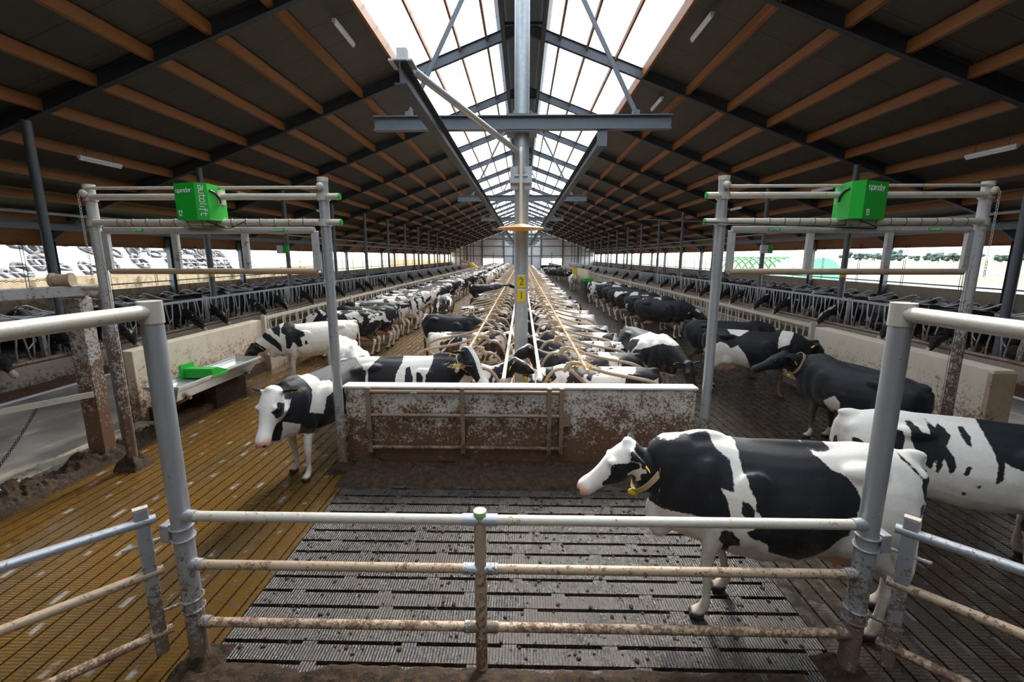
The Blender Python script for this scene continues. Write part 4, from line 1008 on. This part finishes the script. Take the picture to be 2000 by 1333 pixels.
    for nm_, arr in (('coat', cv), ('pink', pink), ('hoof', hoof)):
        a_ = out.attributes.new(nm_, 'FLOAT', 'POINT'); a_.data.foreach_set('value', arr.astype(np.float32))
    co = co*np.array(sc, np.float32); out.vertices.foreach_set('co', co.astype(np.float32).ravel()); out.update()
    out.materials.clear(); out.materials.append(mat); out.shade_smooth()
    S_ = Vector(sc); f3 = lambda q: Vector((q.x*S_.x, q.y*S_.y, q.z*S_.z))
    info = dict(P=P, hd=hd, up=up, side=side, nm=nm, N1=N1, jaw=jaw, k=headk, f=f3)
    return out, info
def dress(o, info, collar=False, tag_l=True, tag_r=True, eyes=True, sub=12):
    P, hd, up, side, k_, f3 = info['P'], info['hd'], info['up'], info['side'], info['k'], info['f']
    R3 = Matrix((side, hd, up)).transposed()
    for s_ in (-1,1):
        if eyes: MB().ell(f3(P+(hd*.185+side*s_*.104+up*.030)*k_), (.019,.024,.019), sub, 8).obj('eye', M['eye'], o)
        if (s_ < 0 and tag_l) or (s_ > 0 and tag_r):
            c = f3(P+(side*s_*.20-hd*.045-up*.075)*k_); q = MB()
            Mx = Matrix.Translation(c) @ R3.to_4x4() @ Matrix.Rotation(PI/2,4,'X')
            q.prism([(-.026,-.035),(.026,-.035),(.030,.012),(.014,.034),(-.014,.034),(-.030,.012)], -.003, .003, Mx); q.obj('ear_tag', M['yellow'], o)
    if collar:
        a, b = info['nm'], info['jaw']; c = a*.90+b*.10; t = (b-a).normalized(); sd = Vector((0,0,1)).cross(t).normalized(); u = t.cross(sd)
        ring = [f3(c + sd*.128*math.cos(q)+u*(.200*math.sin(q)-.004) + t*(-.05*math.sin(q))) for q in np.linspace(0,2*PI,33)[:-1]]
        MB().sweep([(-.004,-.021),(.004,-.021),(.004,.021),(-.004,.021)], ring, closed=True, up=t).obj('collar', M['collar'], o)
        lo = min(ring, key=lambda q: q.z)
        MB().ell(lo+Vector((0,0,-.022)), (.045,.026,.030), 14, 10).obj('collar_tag', M['yellow'], o)
    return o
def place(me, info, x, y, yaw, label, group=None, seed=0., dark=0., brown=0., acc=True, z=0, **kw):
    o = bpy.data.objects.new('cow', me); COL.objects.link(o); o.location = (x, y, z); o.rotation_euler = (0,0,math.radians(yaw))
    o['seed'] = float(seed); o['dark'] = float(dark); o['brown'] = float(brown)
    tag(o, label, 'cow', group)
    if acc: dress(o, info, **kw)
    return o
# ---- polygon helper for the painted cows: signed distance in side view (x,z), side = sign of local y or 0
def psdf(px, pz, poly):
    P = np.array(poly, float); n = len(P); d = np.full(px.shape, 1e9); ins = np.zeros(px.shape, bool)
    for i in range(n):
        a, b = P[i], P[(i+1) % n]; e = b-a; wx, wz = px-a[0], pz-a[1]
        t = np.clip((wx*e[0]+wz*e[1])/max(1e-9, e@e), 0, 1); d = np.minimum(d, np.hypot(wx-e[0]*t, wz-e[1]*t))
        c = ((a[1] > pz) != (b[1] > pz)) & (px < (b[0]-a[0])*(pz-a[1])/((b[1]-a[1]) or 1e-9)+a[0]); ins ^= c
    return np.where(ins, d, -d)
def painted(ops, default=-.2):
    """ops: list of (side, kind, poly) kind +1 black, -1 white, applied in order"""
    def fn(co, ht, hu, hs, inhead, ear):
        v = np.full(len(co), default)
        for side, kind, poly in ops:
            if side == 'h': s = psdf(ht, hu, poly); s = np.where(inhead, s, -1)
            elif side == 'ear': s = np.where(ear, .1, -1.)
            elif side == 'blaze': s = np.where(inhead & (np.abs(hs) < poly) & (hu > -.02), .02, -1.)
            else:
                s = psdf(co[:,0], co[:,2], poly)
                if side and side != 'all': s = np.where(co[:,1]*side > -.02, s, -1.)
                if side != 'all': s = np.where(inhead, -1., s)
            v = np.where(s > 0, kind*np.maximum(s, 1e-4), np.where(kind > 0, np.maximum(v, s*1.0), np.minimum(v, -s*1.0)))
        return v
    return fn
PT = {}
PT['A'] = [(0,1,[(1.16,1.39),(1.02,1.38),(0.84,1.41),(0.71,1.45),(0.62,1.47),(0.59,1.43),(0.57,1.38),(0.46,1.31),(0.45,1.2),(0.46,1.13),(0.53,1.12),(0.49,1.05),(0.46,0.91),(0.59,0.89),(0.95,0.87),(1.04,1.0),(1.08,1.03),(1.14,1.1),(1.16,1.19),(1.14,1.22),(1.17,1.24),(1.17,1.35)]),(0,1,[(0.4,1.47),(0.39,1.31),(0.36,1.19),(0.31,1.11),(0.3,1.02),(0.26,0.99),(0.24,0.92),(0.35,0.85),(0.29,0.8),(0.18,0.76),(0.16,0.7),(0.03,0.65),(-0.09,0.62),(-0.2,0.65),(-0.29,0.74),(-0.33,0.81),(-0.4,0.86),(-0.42,0.93),(-0.44,1.05),(-0.46,1.12),(-0.43,1.2),(-0.35,1.27),(-0.24,1.32),(-0.2,1.35),(-0.09,1.44),(0.11,1.49)]),(0,1,[(0.4,1.08),(0.35,1.08),(0.31,1.01),(0.3,0.93),(0.34,0.93),(0.4,1.0)]),(0,1,[(0.51,0.79),(0.45,0.83),(0.38,0.78),(0.37,0.72),(0.42,0.65),(0.43,0.51),(0.53,0.5),(0.52,0.53),(0.48,0.58),(0.47,0.66),(0.51,0.72)]),(0,1,[(-0.09,1.44),(-0.28,1.44),(-0.3,1.4),(-0.25,1.38),(-0.16,1.39)]),(0,1,[(-0.79,1.4),(-0.84,1.36),(-0.92,1.26),(-1.04,1.27),(-1.03,1.12),(-0.94,1.11),(-0.92,1.14),(-0.9,1.22),(-0.92,1.24),(-0.85,1.32),(-0.8,1.36)]),(0,1,[(-0.91,1.09),(-0.93,1.09),(-0.94,1.01),(-0.91,0.98),(-0.89,1.06)]),('all',1,[(1.37,1.21),(1.31,1.22),(1.28,1.22),(1.22,1.23),(1.15,1.21),(1.14,1.17),(1.22,1.14),(1.24,1.12),(1.17,1.09),(1.17,1.06),(1.18,1.03),(1.21,1.04),(1.24,1.06),(1.26,1.04),(1.31,1.0),(1.34,0.98),(1.37,1.0),(1.43,1.0),(1.45,1.02),(1.44,1.04),(1.42,1.06),(1.41,1.09),(1.39,1.12)]),('all',1,[(1.17,1.4),(1.11,1.41),(0.99,1.35),(0.97,0.96),(1.03,0.9),(1.06,0.99),(1.07,1.01),(1.13,1.05),(1.13,1.13),(1.09,1.14),(1.1,1.16),(1.13,1.17),(1.14,1.21),(1.2,1.23),(1.23,1.24),(1.21,1.29),(1.18,1.35)]),('ear',1,0)]
PT['B'] = [(0,1,[(-1.29,1.3),(-1.23,1.36),(-1.22,1.29),(-1.22,1.17),(-1.27,1.11)]),(0,1,[(-1.22,1.27),(-1.16,1.27),(-1.17,1.15),(-1.21,1.12)]),(0,1,[(-1.11,1.27),(-1.08,1.28),(-1.08,1.23),(-1.11,1.23)]),(0,1,[(-0.95,1.16),(-0.9,1.17),(-0.85,1.11),(-0.89,1.06),(-0.93,1.09)]),(0,1,[(-1.1,1.09),(-1.05,1.02),(-1.06,0.98),(-1.08,1.03)]),(0,1,[(-0.66,1.3),(-0.6,1.31),(-0.57,1.22),(-0.58,1.13),(-0.64,1.06),(-0.69,1.06),(-0.71,1.23)]),(0,1,[(-0.56,1.37),(-0.52,1.38),(-0.46,1.32),(-0.41,1.3),(-0.39,1.39),(-0.34,1.35),(-0.31,1.39),(-0.25,1.3),(-0.26,1.27),(-0.28,1.2),(-0.23,1.12),(-0.22,1.03),(-0.25,0.95),(-0.3,1.11),(-0.32,0.95),(-0.34,0.95),(-0.35,1.07),(-0.38,0.97),(-0.42,1.0),(-0.42,1.11),(-0.48,1.12),(-0.54,1.25)]),(0,1,[(-0.18,1.37),(-0.14,1.37),(-0.11,1.3),(-0.12,1.23),(-0.16,1.25)]),(0,1,[(-0.17,0.98),(-0.14,1.06),(-0.12,1.05),(-0.15,0.97)]),(0,1,[(-0.07,0.89),(-0.05,0.9),(-0.06,0.84)]),(0,1,[(-0.15,0.8),(-0.11,0.8),(-0.13,0.75)]),(0,1,[(0.0,1.47),(0.02,1.47),(0.03,1.43),(0.16,1.58),(0.6,1.48),(0.7,0.86),(0.09,1.13),(0.08,0.99),(0.04,0.94),(0.04,1.14),(-0.01,1.31),(-0.01,1.43)]),('h',1,[(-0.3,-0.3),(0.35,-0.3),(0.35,0.3),(-0.3,0.3)])]
PT['C'] = [(0,-1,[(0.22,0.81),(0.0,0.96),(-0.09,0.87),(-0.06,0.76),(0.15,0.66)]),(0,-1,[(0.4,-0.1),(0.8,-0.1),(0.8,0.2),(0.4,0.2)])]
PT['D'] = [(0,-1,[(-0.92,0.99),(-0.62,1.16),(-0.5,1.14),(-0.4,1.04),(-0.26,1.12),(-0.1,0.93),(0.01,0.66),(0.06,0.04),(-0.91,-0.1),(-0.97,0.81)]),(0,-1,[(-0.63,1.58),(-0.13,1.58),(-0.08,1.41),(-0.25,1.3),(-0.43,1.35)]),(0,-1,[(0.57,1.56),(0.76,1.48),(0.68,1.21),(0.48,1.12),(0.48,1.32)])]
PT['E'] = [(0,1,[(-1.68,1.37),(-0.72,1.63),(-0.19,1.61),(0.12,1.49),(0.04,1.36),(-0.25,1.22),(-0.26,1.04),(-0.15,1.03),(-0.32,0.88),(-0.64,0.72),(-0.81,0.71),(-0.8,0.87),(-1.0,0.89),(-0.88,1.11),(-0.97,1.15),(-1.14,0.67),(-1.28,0.84),(-1.34,1.22),(-1.53,1.09),(-1.67,1.2)]),(0,1,[(-0.17,1.23),(0.1,1.27),(0.13,1.15),(-0.07,0.93),(-0.23,0.99),(-0.27,1.13)]),(0,1,[(0.31,1.09),(0.78,1.3),(1.37,1.31),(1.51,1.09),(1.05,0.71),(0.8,0.7),(0.49,0.68),(0.43,0.84),(0.14,0.86),(0.03,0.98),(0.12,1.06)]),('h',1,[(-0.3,-0.3),(0.7,-0.3),(0.7,0.3),(-0.3,0.3)])]
PT['F'] = [(0,-1,[(-.9,-.1),(1.1,-.1),(1.1,.70),(.3,.64),(-.9,.70)]),(0,-1,[(.28,1.6),(.52,1.6),(.50,1.25),(.64,.98),(.45,.9),(.38,1.12),(.1,1.2),(.15,1.3),(.30,1.32)]),(0,-1,[(.95,.6),(.70,.6),(.74,.85),(.95,.95)]),('h',-1,[(-.3,-.3),(.7,-.3),(.7,.3),(-.3,.3)]),('h',1,[(.08,-.12),(.22,-.11),(.27,.0),(.23,.07),(.12,.06)]),('h',1,[(-.14,-.2),(.02,-.2),(.05,-.04),(-.14,.03)]),('blaze',-1,.055),('ear',1,0)]
PT['G'] = [(0,1,[(-0.3,1.48),(-0.02,1.56),(-0.03,1.35),(-0.12,1.18),(-0.14,0.96),(-0.56,0.98),(-0.54,1.28),(-0.44,1.38)]),(0,1,[(0.03,1.28),(0.09,1.29),(0.14,1.15),(0.13,0.95),(0.01,0.96)]),(0,1,[(0.2,1.22),(0.26,1.22),(0.3,1.14),(0.27,0.95),(0.18,0.95)]),(0,1,[(0.47,1.5),(0.57,1.59),(0.81,1.62),(0.97,1.14),(0.8,0.93),(0.31,0.95),(0.34,1.16),(0.43,1.31)]),(0,1,[(-0.7,1.22),(-0.62,1.27),(-0.57,1.24),(-0.6,0.98),(-0.72,0.98)]),('h',1,[(-0.2,-0.2),(0.4,-0.2),(0.44,-0.05),(0.36,0.2),(-0.2,0.2)]),('blaze',-1,0.045),('ear',1,0)]
PT['H'] = [(0,1,[(0.95,1.53),(0.8,1.55),(0.78,1.36),(0.82,1.15),(0.92,1.25),(0.96,1.35)]),(0,1,[(1.15,1.31),(1.02,1.23),(0.9,1.1),(0.81,0.96),(0.8,0.78),(0.92,0.92),(1.06,1.06),(1.16,1.19)]),(0,1,[(0.63,1.5),(0.41,1.54),(0.48,1.33),(0.32,1.25),(0.31,1.16),(0.41,1.11),(0.37,0.91),(0.46,0.89),(0.56,1.03),(0.65,0.85),(0.71,0.89),(0.71,1.2),(0.77,1.24),(0.78,1.33)]),(0,1,[(0.33,1.05),(0.28,1.04),(0.26,0.95),(0.33,0.94)]),(0,1,[(0.81,0.72),(0.75,0.68),(0.78,0.52),(0.83,0.56)]),('h',1,[(-0.2,-0.2),(0.3,-0.2),(0.3,0.2),(-0.2,0.2)])]
PT['I'] = [(0,-1,[(-1.42,1.45),(-0.9,1.55),(-0.87,1.3),(-1.01,1.1),(-0.84,0.82),(-1.08,0.64),(-1.02,0.04),(-1.64,-0.03),(-1.6,0.75)]),(0,-1,[(-0.01,0.45),(0.24,0.33),(0.15,0.03),(-0.29,-0.1),(-0.29,0.13)])]
PT['A'].insert(0,(0,1,[(1.25,.86),(1.25,1.3),(.98,1.3),(.88,.87)]))
S0 = (.93,.95,.90)
def special(name_label, x, y, yaw, key=None, default=-.2, vox=.02, sc=S0, seed=0, dark=0, brown=0, collar=False, **pose):
    ct = painted(PT[key], default) if key else None
    me, info = cow_mesh('cow', vox, M['coat_p' if key else 'coat_h'], sc=sc, coat=ct, **pose)
    return place(me, info, x, y, yaw, name_label, None, seed, dark, brown, True, collar=collar)
special('large black and white cow in the foreground facing left behind the tube fence', 1.93, 3.2, 172, 'A', vox=.013, sc=(.9,1,1), collar=True, belly=.09,
   poll=(1.20,.04,1.27), hd=(.80,.05,-.58), neck_mid=(1.02,0,1.10), legs={'fl':(-.03,0),'fr':(-.30,0),'hl':(.02,0),'hr':(-.25,0)}, headk=1.0)
special('mostly white cow with ragged black spots at the right edge, facing right', 4.05, 3.95, -20, 'B', vox=.016, sc=(1,1,.93), collar=True, belly=.04,
   poll=(1.35,-.05,1.38), hd=(.9,-.3,-.25), legs={'fl':(-.05,0),'fr':(-.1,0),'hl':(.1,0)})
special('shiny solid black cow in the right alley with its head turned left', 4.62, 6.15, 98, 'C', .2, vox=.018, pinknose=.0, collar=True, bend=.10,
   poll=(.98,.42,1.34), hd=(.25,.85,-.42), neck_mid=(.98,.20,1.22))
special('black cow with cream belly and pink udder seen from behind near the right partition', 4.62, 9.1, -26, 'D', .2, vox=.018, poll=(1.12,.10,1.20), hd=(.6,.2,-.8), neck_mid=(1.02,.03,1.15), tail=[(-.96,0,1.34),(-1.04,0,1.24),(-1.05,.03,1.0),(-1.0,.06,.8),(-.98,.08,.6)])
special('dark brown-black cow half hidden behind the right inner lift post', 4.75, 10.5, -18, seed=6, dark=.6, poll=(1.12,.1,1.15), hd=(.6,.2,-.8), neck_mid=(1.02,.03,1.1))
special('black and white cow lowering its black head at the edge of the right stalls', 2.5, 9.0, -74, 'E', vox=.016, pinknose=.2, poll=(1.40,.02,1.0), hd=(.45,.0,-.85), neck_mid=(1.16,0,1.04), tail=[(-.96,0,1.34),(-1.06,0,1.30),(-1.22,.05,1.20),(-1.38,.10,1.22),(-1.48,.12,1.15)])
special('black and white cow with white face walking towards the camera, left of the splattered wall', -2.66, 5.85, -105, 'F', .2, vox=.014, headk=1.2, poll=(1.02,.10,1.36), hd=(.52,.12,-.80), neck_mid=(.94,.04,1.24), legs={'fl':(.05,0),'fr':(-.12,0)})
special('black and white cow with collar looking right over the splattered wall', -1.75, 6.62, 8, 'G', vox=.014, collar=True, belly=.03, headk=1.22, poll=(.98,-.18,1.50), hd=(.45,-.45,-.78), neck_mid=(.95,-.08,1.32))
special('white cow with small ragged black spots standing left beside the trough', -4.70, 10.1, -142, 'H', vox=.018, poll=(1.30,0,.95), hd=(.7,0,-.8))
special('shiny black cow stepping into the left stall row with raised hip bones', -1.75, 11.4, -28, 'I', .2, vox=.018, poll=(1.36,0,1.1), hd=(.9,0,-.5))
special('white cow back just behind the white-faced walking cow on the left', -3.05, 7.75, -60, seed=12, dark=-.3, poll=(1.3,0,.9), hd=(.7,0,-.8))
special('dark cow half out of frame at the right edge', 4.75, 3.0, -80, seed=13, dark=.3, poll=(1.3,0,1.2), hd=(.9,0,-.4))
special('black and white cow facing the camera in the middle of the left alley', -3.05, 17.6, -95, seed=14, dark=.06, poll=(1.25,.1,1.1), hd=(.6,.1,-.85))
special('black cow backed half into the left stalls farther up the row', -1.9, 24.3, -5, seed=15, dark=.2, vox=.03)
# ---- herd prototypes
def protoc(**kw): return cow_mesh('cow_herd', kw.pop('voxel', .03), M['coat_h'], sc=(.93,.95,.90), **kw)
eatN = protoc(poll=(1.46,0,.86), hd=(.62,0,-.9), neck_mid=(1.2,0,1.0), legs={'fl':(.04,0),'fr':(-.06,0),'hl':(.06,0),'hr':(-.08,0)})
eatF = protoc(voxel=.045, poll=(1.46,0,.86), hd=(.62,0,-.9), neck_mid=(1.2,0,1.0))
walkN = protoc(legs={'fl':(.10,0),'fr':(-.10,0),'hl':(-.10,0),'hr':(.12,0)})
walkF = protoc(voxel=.045)
lieN = protoc(lying=True, poll=(1.22,.0,.98), hd=(.9,.1,-.42))
lieC = protoc(lying=True, poll=(1.12,.34,.80), hd=(.15,.85,-.40), neck_mid=(1.05,.14,.76))
lieF = protoc(voxel=.05, lying=True, poll=(1.22,.0,.98), hd=(.9,.1,-.42))
rr = random.Random(21)
def herd(p, x, y, yaw, label, group, i, dark=0., acc=True, brown=0., z=0):
    return place(p[0], p[1], x, y, yaw, label, group, rr.uniform(0, 90), dark, brown, acc, z=z, sub=8)
# left alley feeding row
y = 12.4; i = 0
while y < 98:
    i += 1; near = i <= 12
    herd(eatN if near else eatF, -4.78+rr.uniform(-.12,.12), y, 180+rr.uniform(-16,4)+ (14 if near else 0), 'cow feeding at the inner left fence, %s in line beyond the spotted cow' % ordn(i), 'cows feeding in the left alley', i, rr.uniform(-.04,.12), near)
    y += rr.uniform(.95,1.35) if y < 40 else rr.uniform(1.2,3.5)
# right alley feeding row
for i, (y, dk_, yw) in enumerate(((15.6,.20,-33),(17.2,.12,-30),(19.2,.02,-32),(20.6,.25,-28),(22.2,.25,-28),(24.2,.08,-26),(26.9,.0,-26),(51,.1,-20),(53.5,.15,-20),(57,.1,20),(60,.0,0),(63,.1,10),(72,.1,0),(78,.1,30))):
    herd(eatN if i < 7 else walkF, 4.78 if i < 7 else 4.2+rr.uniform(-.8,.6), y, yw, 'dark black and white cow feeding at the inner right fence, %s from the right partition' % ordn(i+1), 'cows feeding in the right alley', i, dk_, i < 7)
herd(walkN, 4.1, 37.5, -100, 'small mostly white cow walking towards the camera in the right alley', None, 0, -.12)
for i in range(26):
    herd(walkF, (-3.15,-3.0,-2.95)[i%3], 36+i*2.7, rr.choice([82,95,-88,-97]), 'black and white cow crowded at the far end of the left alley', 'cows crowded at the far end of the left alley', i, rr.uniform(-.08,.1), False)
# cows lying in the stall rows
for s_, nm, ks in ((1,'right',[0,1,2,3,4,5,7,8,10,11,13,15,16,18,21,22,24,27,28,31,33,36,38,41,44,48,52,55,58,62,66,70]),(-1,'left',[1,4,6,9,12,14,19,20,22,26,29,33,37,42,47,53,60])):
    for i, kk in enumerate(ks):
        yy = 6.65 + 1.13*kk - .56
        if kk == 0: yy = 6.68 ; continue
        near = kk < 14
        herd((lieC if i % 3 == 1 else lieN) if near else lieF, s_*1.28, yy, 180 if s_ > 0 else 0, 'cow lying in the %s stall from the splattered wall, %s stall row' % (ordn(kk+1), nm), 'cows lying in the %s stall row' % nm, i, rr.uniform(-.06,.10), near, z=.16)
# outer feed fences : heads through the bars
for s_, nm, ys in ((-1,'left',[8.6,10.1,11.6,14.2,15.4,17.8,19.5,22,24.4,26,29.5,31,34,36.5,39,43,47,52,58,64,70,77]),(1,'right',[7.6,8.9,11.4,13.0,15.8,18.6,20.2,22.5,24,26.5,29,31.5,34,38,43,47,52,58,65,72,80])):
    for i, y in enumerate(ys):
        b = 1. if (s_ > 0 and i == 1) else 0.
        herd(eatN if i < 8 else eatF, s_*11.75, y, 0 if s_ < 0 else 180, ('reddish brown cow' if b else 'dark cow') + ' pushing its head through the outer %s feed fence, %s from the camera' % (nm, ordn(i+1)), 'cows at the outer %s feed fence' % nm, i, .14, i < 8, b)
    for i in range(30):
        y = 7.6 + 1.15*(i + (i//3)*.6)
        herd(lieN if i < 6 else lieF, s_*14.85, y, 0 if s_ > 0 else 180, 'dark cow resting in outer stalls on the %s, %s from the camera' % (nm, ordn(i+1)), 'cows in the outer %s stalls' % nm, i, .16, i < 6, z=.2)
    for i in range(10):
        herd(walkF, s_*rr.uniform(12.6,13.3), 9+i*4.5, rr.choice([80,-90,100,-80]), 'dark cow standing in the outer %s alley, %s from the camera' % (nm, ordn(i+1)), 'cows in the outer %s alley' % nm, i, .18, False)
